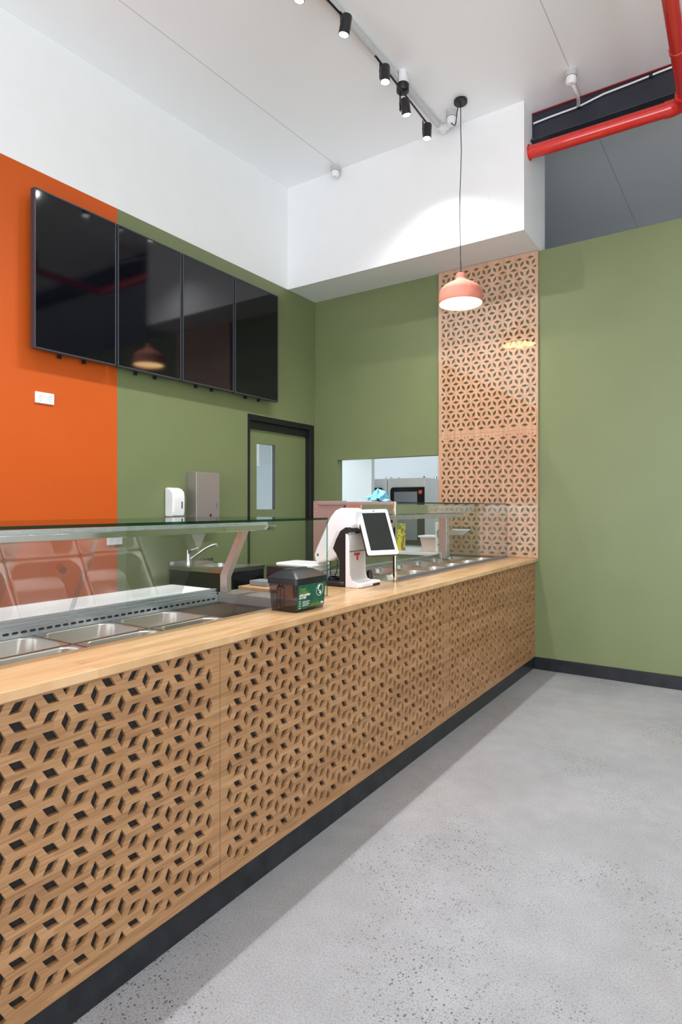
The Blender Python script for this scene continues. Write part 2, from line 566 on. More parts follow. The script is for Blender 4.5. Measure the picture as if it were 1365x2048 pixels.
def star_holes(a, p0, q0, pr, qr, swap, lw=0.60, sw=0.47, qs=1.0):
    """rhombic star lattice: star centres p0 + a(i + j/2), q0 + a*sqrt(3)/2*j; the rhombi lie half way between stars"""
    L, S = a * lw / 2, a / math.sqrt(3) * sw / 2
    out = []
    h = a * math.sqrt(3) / 2 * qs
    j0, j1 = int((qr[0] - q0) / h) - 2, int((qr[1] - q0) / h) + 2
    for j in range(j0, j1 + 1):
        i0 = int((pr[0] - p0) / a - j / 2) - 2; i1 = int((pr[1] - p0) / a - j / 2) + 2
        for i in range(i0, i1 + 1):
            sp, sq = p0 + a * (i + j / 2), q0 + h * j
            for th in (0, 60, 120):
                c, s = math.cos(math.radians(th)), math.sin(math.radians(th))
                cx, cy = sp + a / 2 * c, sq + a / 2 * s * qs
                P = [(cx + L * c, cy + L * s), (cx - S * s, cy + S * c), (cx - L * c, cy - L * s), (cx + S * s, cy - S * c)]
                P = clip_poly(P, pr[0], pr[1], qr[0], qr[1])
                if len(P) < 3 or abs(area(P)) < 7e-5: continue
                if area(P) < 0: P = P[::-1]
                P = soften(P, 0.0035)
                if swap: P = [(y, x) for x, y in P][::-1]
                out.append(P)
    return out

# ------------------------------------------------------------ the room shell
DY0, DY1, DZ = 4.222, 5.235, 2.268           # door opening in the left wall (outside of the frame)
ZG = 3.60                                     # top of the colour, underside of the bulkhead
TW = 0.12
def top_pts(y0, y1):                          # left wall above ZG follows the raked ceiling
    return [(y0, ZG), (y1, ZG), (y1, ceil_z(y1)), (y0, ceil_z(y0))]
mb = MB()
mb.box(XL - TW, XL, YN, 2.80, 0, ZG, 0)
mb.box(XL - TW, XL, 2.80, DY0, 0, ZG, 1)
mb.box(XL - TW, XL, DY0, DY1, DZ, ZG, 1)
mb.box(XL - TW, XL, DY1, YB, 0, ZG, 1)
mb.prism(top_pts(YN, YB), 0, XL - TW, XL, 2)
structure(mb.build('wall_left', ['orange_paint', 'green_paint', 'white_paint']))

PX0, PX1, PZ0, PZ1 = -3.573, -2.39, 0.925, 1.89   # pass-through to the kitchen
mb = MB()
mb.box(XL - TW, PX0, YB, YB + 0.104, 0, ZG, 0)
mb.box(PX0, PX1, YB, YB + 0.104, 0, PZ0, 0)
mb.box(PX0, PX1, YB, YB + 0.104, PZ1, ZG, 0)
mb.box(PX1, XR + TW, YB, YB + 0.104, 0, ZG, 0)
structure(mb.build('wall_back', ['green_paint']))
structure(MB().box(XR, XR + TW, YN, YB + 3.8, 0, 1.0).box(XR, XR + TW, YN, -2.4, 1.0, 5.0).box(XR, XR + TW, 2.8, YB + 3.8, 1.0, 5.0).box(XR, XR + TW, -2.4, 2.8, 3.0, 5.0).box(XR, XR + TW, -0.1, 0.0, 1.0, 3.0).build('wall_right', ['white_paint']))
structure(MB().box(XL - TW, -3.2, YN - TW, YN, 0, 4.7).box(3.5, XR + TW, YN - TW, YN, 0, 4.7).box(-3.2, 3.5, YN - TW, YN, 3.2, 4.7).box(-3.2, 3.5, YN - TW, YN, 0, 0.2).build('wall_front', ['white_paint']))
fr = MB()
for x in (-3.2, -1.0, 1.2, 3.44): fr.box(x, x + 0.06, YN - 0.09, YN - 0.03, 0.2, 3.2)
fr.box(-3.2, 3.5, YN - 0.09, YN - 0.03, 2.2, 2.26).box(-3.2, 3.5, YN - 0.09, YN - 0.03, 0.2, 0.26)
w1 = structure(fr.build('window_1', ['black_frame']))
structure(MB().box(-6.0, XR + TW, YN - 1.5, 9.3, -0.12, 0.0).build('floor', ['concrete']))
mb = MB()
vs = [(x, y, ceil_z(y) + t) for x in (XL - TW, XR + TW) for y in (YN - TW, 9.3) for t in (0, 0.12)]
mb.add(vs, [(0, 1, 3, 2), (4, 6, 7, 5), (0, 4, 5, 1), (2, 3, 7, 6), (0, 2, 6, 4), (1, 5, 7, 3)])
structure(mb.build('ceiling', ['ceiling_panel']))

# bulkhead boxed down over the pass-through
YF, XB = 4.808, -1.455
mb = MB()
mb.prism([(YF, ZG), (YB, ZG), (YB, ceil_z(YB)), (YF, ceil_z(YF))], 0, XL, XB)
mb.prism([(YB, ZG + 0.002), (5.41, ZG + 0.002), (5.41, ceil_z(5.41)), (YB, ceil_z(YB))], 0, XL, XB)
structure(mb.build('trim_1', ['white_paint']))
# skirting
structure(MB().box(XK, XR, YB - 0.012, YB, 0, 0.104).build('baseboard_back', ['kick_black'], bevel=0.002))
structure(MB().box(XL, XL + 0.012, YN, DY0 - 0.04, 0, 0.104).build('baseboard_left', ['kick_black'], bevel=0.002))

# door in the left wall: black frame, green leaf with a glazed slot
mb = MB()
mb.box(XL - TW, XL + 0.006, DY0 - 0.012, DY0 + 0.018, 0, DZ)
mb.box(XL - TW, XL + 0.006, DY1 - 0.055, DY1 + 0.018, 0, DZ)
mb.box(XL - TW, XL + 0.006, DY0 + 0.018, DY1 - 0.055, DZ - 0.055, DZ)
mb.box(XL - TW + 0.004, XL - 0.03, DY0 + 0.018, DY1 - 0.055, DZ - 0.125, DZ - 0.055)
door = structure(mb.build('door_1', ['black_frame'], bevel=0.002))
door['_w'] = [0, 0, 0]
lx0, lx1 = XL - 0.095, XL - 0.055
wy0, wy1, wz0, wz1 = 4.398, 4.672, 1.372, 2.012
mb = MB()
mb.box(lx0, lx1, DY0 + 0.02, wy0, 0.005, DZ - 0.127)
mb.box(lx0, lx1, wy1, DY1 - 0.057, 0.005, DZ - 0.127)
mb.box(lx0, lx1, wy0, wy1, wz1, DZ - 0.127)
mb.box(lx0, lx1, wy0, wy1, 0.005, wz0)
mb.build('door_leaf', ['green_paint'], door)
MB().box(XL - 0.078, XL - 0.072, wy0, wy1, wz0, wz1).build('glass_pane', ['glass_clear'], door)
MB().box(lx1 - 0.03, lx1 + 0.001, wy1 - 0.004, wy1, wz0, wz1).box(lx1 - 0.03, lx1 + 0.001, wy0, wy1, wz1 - 0.003, wz1).build('glazing_bead', ['dark_grey_plastic'], door)

# rooms behind: white side room beyond the door, kitchen beyond the pass-through
KY = 8.9
structure(MB().box(-7.2, -7.1, 3.0, KY, 0, 2.9).box(-7.2, XL - TW, 3.0, 3.1, 0, 2.9).build('wall_side_room', ['kitchen_wall']))
structure(MB().box(XL - TW, XL, YB + 0.105, KY, 3.0, 4.9).build('wall_left_added', ['white_paint']))  # unseen, added to keep sky light out of the void above the kitchen
structure(MB().box(-7.2, XR, KY, KY + 0.1, 0, 4.9).build('wall_kitchen', ['kitchen_wall']))
structure(MB().box(-7.2, XL - TW, 3.0, YB + 0.104, 2.9, 3.0).box(-7.2, XR, YB + 0.104, KY, 2.9, 3.0).build('trim_2', ['kitchen_wall']))
structure(MB().box(0.0, 0.1, YB + 0.104, KY, 0, 2.9).build('wall_kitchen_right', ['kitchen_wall']))
tag(MB().box(-6.35, -6.12, 6.55, 6.95, 2.02, 2.75).box(-6.36, -6.11, 6.54, 6.96, 2.0, 2.02).build('wall_cabinet', ['grey_pvc'], bevel=0.004),
    'pale grey box on the white wall seen through the glazed slot of the green door', 'cabinet')
light('kitchen_lamp', 'AREA', (-2.0, 7.3, 2.88), 26, (0.88, 0.95, 1.0), shape='RECTANGLE', size=2.4, size_y=0.5)
light('kitchen_lamp_rear', 'AREA', (-4.6, 7.9, 2.88), 17, (0.88, 0.95, 1.0), shape='RECTANGLE', size=2.4, size_y=0.5)
light('side_room_lamp', 'AREA', (-5.4, 5.2, 2.88), 110, (0.92, 0.97, 1.0), shape='RECTANGLE', size=0.6, size_y=2.0)

# ------------------------------------------------------------ steel beam, cable, red pipe
bt = thing('steel_beam', 'navy painted steel beam under the ceiling, right of the white bulkhead', 'beam', (XB, 4.98, 4.36))
X1 = XR - 0.005
MB().box(XB + 0.002, X1, 5.025, 5.04, 4.40, 4.626).box(XB + 0.002, X1, 4.975, 5.10, 4.388, 4.40).build('web', ['beam_navy'], bt, bevel=0.002)
MB().box(XB + 0.002, X1, 5.012, 5.09, 4.6265, 4.633).build('top_flange', ['primer_red'], bt)['label'] = 'thin top flange with bare red primer'
cp = [(-1.44, 5.012, 4.545), (-1.30, 5.012, 4.552), (-1.12, 5.012, 4.555), (-1.08, 5.012, 4.556), (-0.9, 5.012, 4.585), (-0.70, 5.012, 4.592), (-0.52, 5.012, 4.602), (-0.3, 5.012, 4.61), (0.3, 5.012, 4.60), (1.2, 5.012, 4.595), (X1, 5.012, 4.60)]
tag(MB().tube(cp, 0.0075, 10).build('cable', ['white_plastic'], smooth=True), 'white cable clipped along the face of the navy steel beam', 'cable')
for i, (x, z) in enumerate(((-1.085, 4.556), (-0.575, 4.60))):
    tag(MB().box(x - 0.012, x + 0.012, 4.998, 5.022, z - 0.016, z + 0.018).build('cable_clip', ['black_plastic'], bevel=0.003),
        ('black cable clip below the ceiling socket on the beam', 'black cable clip near the red elbow on the beam')[i], 'clip', 'clips holding the white cable')

rp = thing('sprinkler_pipe', 'glossy red fire sprinkler pipe with an elbow, running from the white bulkhead under the ceiling', 'pipe', (XB, 4.94, 4.27))
PXE, PZE, PYE, PR = -0.345, 4.262, 4.94, 0.052
MB().tube([(XB + 0.001, PYE, PZE + 0.012), (PXE - 0.09, PYE, PZE)], PR, 28).build('pipe_along_beam', ['pipe_red'], rp, smooth=True)
MB().tube([(PXE, PYE - 0.11, PZE), (PXE, 3.4, PZE - 0.006), (PXE, YN + 0.01, PZE - 0.06)], 0.045, 28).build('pipe_to_front', ['pipe_red'], rp, smooth=True)
el = [(PXE - 0.09 + 0.09 * math.sin(math.radians(a)), PYE - 0.09 + 0.09 * math.cos(math.radians(a)), PZE) for a in range(0, 91, 10)]
MB().tube([(PXE - 0.13, PYE, PZE)] + el + [(PXE, PYE - 0.14, PZE)], PR + 0.006, 28).build('elbow', ['pipe_red'], rp, smooth=True)
MB().tube([(PXE, 4.30, PZE), (PXE, 4.33, PZE)], 0.051, 28).build('coupling', ['pipe_red'], rp, bevel=0.003, smooth=True)
MB().tube([(XB + 0.001, PYE, PZE + 0.012), (XB + 0.008, PYE, PZE + 0.012)], 0.062, 28).build('wall_collar', ['pipe_red'], rp, smooth=True)

# ------------------------------------------------------------ ceiling sockets, conduit, track lights, pendant
def surface_socket(x, y, label):
    z = ceil_z(y)
    t = thing('surface_socket', label, 'socket', (x, y, z), 'white surface sockets on the ceiling')
    m = MB(); prof = [(0.0, 0.0), (0.042, 0.0), (0.042, -0.012)]
    for k in range(4):
        zz = -0.012 - k * 0.010
        prof += [(0.0425, zz - 0.007), (0.040, zz - 0.0085), (0.0425, zz - 0.010)]
    m.lathe(prof, (x, y, z), 28)
    m.build('base', ['grey_pvc'], t, smooth=True)
    MB().lathe([(0.038, -0.052), (0.038, -0.085), (0.030, -0.102), (0.014, -0.108), (0.0, -0.108)], (x, y, z), 28).build('cap', ['white_plastic'], t, smooth=True)
    MB().lathe([(0.004, -0.109), (0.0, -0.1095)], (x + 0.01, y - 0.015, z), 10).build('screw', ['dark_grey_plastic'], t)
    return t
surface_socket(-3.223, 4.735, 'white surface socket on the ceiling in the back left corner, above the bulkhead edge')
surface_socket(-1.985, 4.60, 'white surface socket on the ceiling beside the black pendant rose')
s3 = surface_socket(-1.064, 4.66, 'white surface socket on the ceiling in front of the navy beam')
z3 = ceil_z(4.66)
tag(MB().tube([(-1.055, 4.68, z3 - 0.10)] + bez((-1.05, 4.70, z3 - 0.115), (-1.05, 4.86, z3 - 0.11), (-1.07, 4.93, 4.56), (-1.085, 5.0, 4.556))[1:], 0.0125, 12).build('conduit_drop', ['white_plastic'], smooth=True),
    'short white flexible conduit from the ceiling socket to the beam cable', 'conduit')

ct = thing('conduit', 'pale grey round conduit running along the ceiling above the black spotlight bars', 'conduit', (-2.13, 4.7, 4.6))
MB().tube([(-2.13, y, ceil_z(y) - 0.026) for y in (-1.0, 1.5, 3.0, 4.70)], 0.0235, 20).build('tube', ['grey_pvc'], ct, smooth=True)
MB().tube([(-2.13, 4.67, ceil_z(4.67) - 0.026), (-2.13, 4.775, ceil_z(4.77) - 0.026)], 0.028, 20).tube([(-2.13, 4.73, ceil_z(4.73) - 0.026), (-2.07, 4.73, ceil_z(4.73) - 0.026)], 0.028, 20).tube([(-2.07, 4.73, ceil_z(4.73) - 0.026), (-1.985, 4.69, ceil_z(4.7) - 0.028), (-1.985, 4.63, ceil_z(4.63) - 0.04)], 0.02, 16).build('junction_box', ['white_plastic'], ct, bevel=0.003, smooth=True)
MB().lathe([(0.0, -0.005), (0.036, -0.005), (0.036, -0.06), (0.030, -0.068), (0.0, -0.068)], (-2.10, 3.99, ceil_z(3.99)), 24).build('junction_cap', ['white_plastic'], ct, smooth=True)

def head(parent, x, y, z, tilt, aim, name='lamp_head'):
    """a black cylinder spot: z is the pivot; tilt = Matrix rotation"""
    R = Matrix.Translation((x, y, z)) @ tilt
    m = MB()
    m.lathe([(0.0, 0.020), (0.031, 0.018), (0.034, 0.012), (0.034, -0.090), (0.031, -0.092), (0.0295, -0.090)], (0.0, 0, 0), 28, 0, R)
    h = m.build(name, ['black_plastic'], parent, smooth=True)
    MB().lathe([(0.0293, -0.0895), (0.0275, -0.068), (0.022, -0.056)], (0, 0, 0), 28, 0, R).build('reflector', ['alu'], h, smooth=True)
    MB().lathe([(0.0222, -0.0565), (0.0, -0.058)], (0, 0, 0), 28, 0, R).build('lens', ['lamp_lens'], h, smooth=True)['label'] = 'glowing white lens'
    MB().box(-0.041, -0.036, -0.008, 0.008, -0.055, 0.060, 0, Matrix.Translation((x, y, z))).box(-0.044, -0.030, -0.006, 0.006, -0.008, 0.004, 0, Matrix.Translation((x, y, z))).build('bracket', ['black_plastic'], h)
    l = light('spot', 'SPOT', (0, 0, 0), SPOT_W, SPOT_COL, spot_size=math.radians(122), spot_blend=1.0, shadow_soft_size=0.016)
    l.matrix_world = R @ Matrix.Translation((0, 0, -0.074))
    return h
def rot(ax, deg): return Matrix.Rotation(math.radians(deg), 4, ax)
def spot_bar(name, label, a, b, canopy, heads, canopy_h=0.055):
    t = thing(name, label, 'light', canopy, 'black spotlight bars on the ceiling')
    MB().tube([a, b], 0.0085, 4).build('bar', ['black_plastic'], t)
    cz = ceil_z(canopy[1]) - canopy[2]
    MB().lathe([(0.03, cz - 0.001), (0.03, 0.07), (0.0, 0.07)], canopy, 24).build('mount', ['white_plastic'], t, smooth=True)
    MB().lathe([(0.0, 0.069), (0.042, 0.069), (0.046, 0.065), (0.046, 0.016), (0.043, 0.012), (0.0, 0.0105)], canopy, 32).build('canopy', ['black_plastic'], t, smooth=True)
    for h in heads: head(t, *h)
    return t
ZH = 4.345
spot_bar('spotlight_bar', 'black bar of spotlights at the far end of the ceiling track, nearest the pendant', (-2.068, 3.52, 4.435), (-2.092, 4.35, 4.437), (-2.082, 3.94, 4.425),
         [(-2.038, 3.60, 4.385, rot('Y', 0), None), (-2.078, 3.965, 4.378, rot('X', 12) @ rot('Y', -3), None), (-2.082, 4.355, 4.400, rot('Y', 3), None)])
spot_bar('spotlight_bar', 'black bar of spotlights cut off by the top edge of the picture', (-2.10, 2.33, 4.412), (-2.055, 3.14, 4.418), (-2.09, 2.66, 4.43),
         [(-2.02, 3.09, 4.375, rot('Y', 12), None), (-2.12, 2.77, 4.41, rot('Y', 12), None), (-2.06, 2.42, 4.37, rot('Y', 0), None)])
# the same fixtures further along the shop, behind and beside the camera
for (x, y, w, txt) in ((-2.07, 0.9, 78, 'black bar of spotlights over the near end of the counter'), (1.35, 3.7, 120, 'black bar of spotlights over the customer floor, right of the picture'),
                       (1.75, 0.3, 70, 'black bar of spotlights over the room right of the camera'), (-1.0, -1.6, 50, 'black bar of spotlights behind the camera')):
    zz = ceil_z(y) - 0.14
    SPOT_W = w
    spot_bar('spotlight_bar', txt, (x, y - 0.42, zz), (x, y + 0.42, zz), (x, y, zz), [(x + 0.04, y - 0.36, zz - 0.05, rot('Y', 0), None), (x + 0.04, y, zz - 0.05, rot('Y', 0), None), (x + 0.04, y + 0.36, zz - 0.05, rot('Y', 0), None)])
SPOT_W = 60
dl = thing('downlight', 'single black cylinder downlight on the ceiling, just right of the picture', 'light', (-0.06, 4.2, ceil_z(4.2)))
head(dl, -0.06, 4.2, ceil_z(4.2) - 0.13, rot('Y', 0), None)
MB().lathe([(0.035, -0.001), (0.035, -0.02), (0.012, -0.024), (0.012, -0.112)], (-0.06, 4.2, ceil_z(4.2)), 24).build('mount', ['black_plastic'], dl, smooth=True)

px, py = -1.865, 4.504
zc = ceil_z(py)
pt = thing('pendant_lamp', 'terracotta pink dome pendant lamp hanging over the counter on a thin cord', 'lamp', (px, py, 3.0))
MB().lathe([(0.0, 0.0), (0.050, 0.0), (0.053, -0.006), (0.053, -0.024), (0.049, -0.029), (0.0, -0.030)], (px, py, zc), 36).build('ceiling_rose', ['black_plastic'], pt, smooth=True)['label'] = 'black ceiling rose'
cord = [(px, py, zc - 0.03), (px + 0.001, py, zc - 0.25), (px + 0.006, py, zc - 0.40), (px - 0.006, py, 3.85), (px - 0.004, py, 3.55), (px, py, 3.31)]
MB().tube(cord, 0.0035, 8).build('cord', ['black_plastic'], pt, smooth=True)
MB().tube([(px, py, 3.33), (px, py, 3.238)], 0.006, 10).tube([(px, py, 3.25), (px, py, 3.232)], 0.014, 12).build('cord_grip', ['dark_grey_plastic'], pt, smooth=True)
prof = [(0.0, 0.238), (0.034, 0.238), (0.039, 0.232), (0.039, 0.200), (0.042, 0.192), (0.056, 0.182), (0.085, 0.166), (0.118, 0.148), (0.145, 0.128), (0.158, 0.112), (0.164, 0.096), (0.168, 0.060), (0.171, 0.030), (0.172, 0.006), (0.170, 0.0)]
dense = []
for (r0, z0), (r1, z1) in zip(prof[:-1], prof[1:]):
    k = max(1, int(math.hypot(r1 - r0, z1 - z0) / 0.004))
    for i in range(k):
        f = i / k; w = 0.0007 * math.sin((z0 + (z1 - z0) * f) * 900) if r0 > 0.04 else 0
        dense.append((r0 + (r1 - r0) * f + w, z0 + (z1 - z0) * f))
dense.append(prof[-1])
MB().lathe(dense, (px, py, 3.0), 64).build('lamp_shade', ['terracotta'], pt, smooth=True)
MB().lathe([(0.170, 0.0), (0.165, 0.002), (0.163, 0.06), (0.158, 0.100), (0.140, 0.124), (0.110, 0.142), (0.05, 0.176), (0.0, 0.18)], (px, py, 3.0), 64).build('shade_lining', ['shade_inner'], pt, smooth=True)['label'] = 'pale lit inside of the shade'
MB().lathe([(0.163, 0.016), (0.10, 0.013), (0.0, 0.012)], (px, py, 3.0), 64).build('diffuser', ['warm_bulb'], pt, smooth=True)['label'] = 'glowing warm diffuser'
tag(MB().tube(bez((px - 0.01, py - 0.01, zc - 0.03), (px - 0.05, py + 0.0, zc - 0.12), (px - 0.03, py + 0.02, zc - 0.22), (-1.975, 4.58, ceil_z(4.58) - 0.108)), 0.0045, 8).build('flex_lead', ['black_plastic'], smooth=True),
    'short black lead looping from the pendant rose to the white ceiling socket', 'cable')

# ------------------------------------------------------------ televisions
XT = XL + 0.11
tvs = [(2.112, 2.714, 'leftmost portrait television, hung on the orange wall'),
       (2.726, 3.317, 'second portrait television from the left, hung where the paint turns green'),
       (3.331, 3.915, 'third portrait television from the left, on the green wall'),
       (3.931, 4.525, 'rightmost portrait television, on the green wall above the door')]
TZ0, TZ1 = 2.407, 3.430
def make_tv(y0, y1, label):
    t = thing('television', label, 'television', (XT, (y0 + y1) / 2, TZ0), 'row of four portrait televisions on the left wall')
    b = 0.010
    m = MB()
    m.box(XT - 0.045, XT, y0, y0 + b, TZ0, TZ1).box(XT - 0.045, XT, y1 - b, y1, TZ0, TZ1)
    m.box(XT - 0.045, XT, y0 + b, y1 - b, TZ0, TZ0 + b).box(XT - 0.045, XT, y0 + b, y1 - b, TZ1 - b, TZ1)
    m.build('bezel', ['tv_bezel'], t, bevel=0.0015)
    MB().box(XT - 0.040, XT - 0.003, y0 + b, y1 - b, TZ0 + b, TZ1 - b).build('screen', ['tv_glass'], t)
    MB().box(XT - 0.062, XT - 0.0455, y0 + 0.03, y1 - 0.03, TZ0 + 0.04, TZ1 - 0.04).build('back_cover', ['black_plastic'], t)
    yc = (y0 + y1) / 2
    br = MB().box(XL + 0.002, XT - 0.063, yc - 0.16, yc + 0.16, TZ0 + 0.20, TZ0 + 0.26).box(XL + 0.002, XT - 0.063, yc - 0.16, yc + 0.16, TZ1 - 0.26, TZ1 - 0.20)
    for s in (-0.09, 0.09): br.box(XL + 0.03, XT - 0.063, yc + s - 0.012, yc + s + 0.012, TZ0 - 0.018, TZ1 - 0.1)
    br.build('wall_bracket', ['black_plastic'], t)
    return t
for y0, y1, lab in tvs: make_tv(y0, y1, lab)

# ------------------------------------------------------------ things on the left wall
def power_point(y0, y1, z0, z1, label):
    t = thing('power_point', label, 'socket', (XL, (y0 + y1) / 2, z0), 'white double power points on the left wall')
    MB().box(XL + 0.001, XL + 0.012, y0, y1, z0, z1).build('plate', ['white_plastic'], t, bevel=0.003)
    w, h = y1 - y0, z1 - z0
    for k in (0.27, 0.75):
        yc = y0 + w * k
        MB().box(XL + 0.0125, XL + 0.017, yc - 0.009, yc + 0.009, z0 + h * 0.66, z0 + h * 0.86).build('switch', ['white_plastic'], t, bevel=0.002)
        s = MB()
        for dy, dz, a in ((-0.009, 0.45, 30), (0.009, 0.45, -30), (0.0, 0.24, 0)):
            M = Matrix.Translation((XL + 0.0122, yc + dy, z0 + h * dz)) @ rot('X', a)
            s.box(-0.0005, 0.0006, -0.001, 0.001, -0.0045, 0.0045, 0, M)
        s.build('socket_slots', ['dark_grey_plastic'], t)
power_point(2.174, 2.304, 2.078, 2.152, 'white double power point on the orange wall under the televisions')
power_point(2.709, 2.837, 1.118, 1.186, 'white double power point low on the wall at the orange and green join')

t = thing('soap_dispenser', 'white soap dispenser on the green wall, left of the steel towel box', 'dispenser', (XL, 3.30, 1.315))
prof = [(XL + 0.001, 1.318), (XL + 0.085, 1.318), (XL + 0.098, 1.33), (XL + 0.102, 1.36), (XL + 0.104, 1.47), (XL + 0.096, 1.515), (XL + 0.070, 1.540), (XL + 0.030, 1.552), (XL + 0.001, 1.548)]
MB().prism(prof, 1, 3.238, 3.362).build('body', ['white_plastic'], t, bevel=0.012, smooth=True, seg=4)
MB().box(XL + 0.103, XL + 0.1055, 3.322, 3.334, 1.385, 1.44).build('level_window', ['dark_grey_plastic'], t, bevel=0.003)
t = thing('towel_dispenser', 'tall brushed steel paper towel dispenser on the green wall, between soap dispenser and door', 'dispenser', (XL, 3.61, 1.30))
MB().box(XL + 0.001, XL + 0.112, 3.470, 3.735, 1.30, 1.685).build('box', ['steel_warm'], t, bevel=0.002)
MB().box(XL + 0.1125, XL + 0.116, 3.472, 3.733, 1.302, 1.683).build('front_door', ['steel_warm'], t, bevel=0.0015)
MB().box(XL + 0.116, XL + 0.1168, 3.698, 3.702, 1.385, 1.43).build('sight_slot', ['black_plastic'], t)
MB().prism([(3.628 + y, 1.312 + z) for y, z in [(-0.009, 0)] + arc(0, 0.018, 0.009, 180, 0, 8) + [(0.009, 0)]], 0, XL + 0.116, XL + 0.1175).build('thumb_notch', ['black_plastic'], t)
MB().tube([(XL + 0.02, 3.52, 1.685), (XL + 0.02, 3.52, 1.694), (XL + 0.02, 3.55, 1.694), (XL + 0.02, 3.55, 1.685)], 0.002, 6).build('hasp', ['chrome'], t)

# sink bench against the left wall
SY0, SY1, SX1, SZ = 3.28, 3.76, -3.255, 0.925
t = thing('sink_bench', 'black hand basin cabinet with stainless sink top against the green wall', 'sink', (XL, SY0, 0))
outer = [(XL + 0.003, SY0), (SX1, SY0), (SX1, SY1), (XL + 0.003, SY1)]
bowl = rrect(XL + 0.16, SX1 - 0.08, SY0 + 0.10, SY1 - 0.07, 0.05)
pl = holed_plate(outer, [bowl], lambda u, v, tt: Vector((u, v, tt)), SZ - 0.03, SZ)
pl.build('sink_top', ['steel_y'], t)
m = MB(); n = len(bowl)
low = rrect(XL + 0.18, SX1 - 0.10, SY0 + 0.12, SY1 - 0.09, 0.045)
m.add([(a, b, SZ - 0.001) for a, b in bowl] + [(a, b, SZ - 0.13) for a, b in low], [(i, (i + 1) % n, (i + 1) % n + n, i + n) for i in range(n)] + [tuple(range(n, 2 * n))])
m.build('bowl', ['steel_y'], t, smooth=True)
MB().box(XL + 0.003, XL + 0.012, SY0, SY1, SZ, SZ + 0.03).build('upstand', ['steel_y'], t)
MB().box(XL + 0.003, SX1 - 0.004, SY0 + 0.004, SY1 - 0.004, 0.0, SZ - 0.031).build('cabinet', ['black_gloss'], t, bevel=0.002)
t = thing('mixer_tap', 'chrome lever tap with a long rising spout on the stainless sink', 'tap', (XL + 0.085, 3.42, SZ))
tx, ty = XL + 0.10, 3.40
MB().tube([(tx, ty, SZ), (tx, ty, SZ + 0.045), (tx, ty, SZ + 0.10)], [0.030, 0.025, 0.024], 20).build('body', ['chrome'], t, smooth=True)
MB().tube([(tx, ty, SZ + 0.10), (tx, ty, SZ + 0.122)], 0.026, 20).tube([(tx + 0.005, ty, SZ + 0.115), (tx + 0.055, ty + 0.05, SZ + 0.14)], [0.009, 0.006], 10).build('lever', ['chrome'], t, smooth=True)
MB().tube([(tx, ty, SZ + 0.03)] + bez((tx + 0.02, ty + 0.01, SZ + 0.055), (tx + 0.07, ty + 0.08, SZ + 0.11), (tx + 0.10, ty + 0.11, SZ + 0.155), (tx + 0.14, ty + 0.17, SZ + 0.165)) + [(tx + 0.145, ty + 0.175, SZ + 0.145)], 0.012, 14).build('spout', ['chrome'], t, smooth=True)

# ------------------------------------------------------------ serving counter
YC0 = -0.45
ct = thing('serving_counter', 'long serving counter with bamboo lattice front and black kickboard', 'counter', (XK, YC0, 0))
MB().box(XK - 0.03, XK, YC0, YB - 0.013, 0, 0.104).build('kickboard', ['kick_black'], ct, bevel=0.002)['label'] = 'scuffed black kickboard'
MB().box(XP - 0.045, XP - 0.016, YC0, YB - 0.002, 0.104, ZW - WT).build('backing_board', ['black_board'], ct)
MB().box(XP - 0.06, XP - 0.046, YC0, YB - 0.002, 0.104, ZW - WT).box(-2.335, -2.31, YC0, YB - 0.02, 0.0, 0.86).box(-2.31, XP - 0.06, YC0, YC0 + 0.02, 0.0, 0.86).box(-2.31, XP - 0.06, 2.52, 2.54, 0.0, 0.86).box(-2.31, XP - 0.06, 3.14, 3.16, 0.0, 0.86).build('carcass', ['black_board'], ct)
A = 0.0979; HR = 0.0862; QS = HR / (A * math.sqrt(3) / 2)
def front_panel(y0, y1, ufirst, label):
    # verticals on even columns sit half a pitch off the odd ones
    ulast = ufirst + 21 * HR
    holes = star_holes(A, 0.876 - A / 2, ufirst, (0.138, 0.917), (max(ufirst - 0.0165, y0 + 0.005), min(ulast + 0.0165, y1 - 0.005)), True, 0.565, 0.53, QS)
    pl = holed_plate([(y0 + 0.0012, 0.104), (y1 - 0.0012, 0.104), (y1 - 0.0012, ZW - WT - 0.0005), (y0 + 0.0012, ZW - WT - 0.0005)], holes,
                     lambda u, v, tt: Vector((tt, u, v)), XP, XP - 0.0145)
    o = pl.build('lattice_panel', ['bamboo_front'], ct)
    o['label'] = label
    return o
front_panel(YC0, 1.503, 1.4524 - 21 * HR, 'near lattice panel, left edge of the picture')
front_panel(1.503, 3.408, 1.550, 'middle lattice panel')
front_panel(3.408, YB - 0.001, 3.458, 'far lattice panel against the green wall')

# worktop: one continuous slab with cut-outs for the two display cases
wt = [(XC, YC0 - 0.02), (XC, YB - 0.001), (XG + 0.002, YB - 0.001), (XG + 0.002, 3.16), (-2.36, 3.16), (-2.36, 2.50), (XG + 0.002, 2.50), (XG + 0.002, YC0 - 0.02)]
tag(MB().prism(wt, 2, ZW - WT, ZW).build('worktop', ['worktop_wood'], bevel=0.0025),
    'long pale timber worktop running the whole length of the counter', 'worktop')

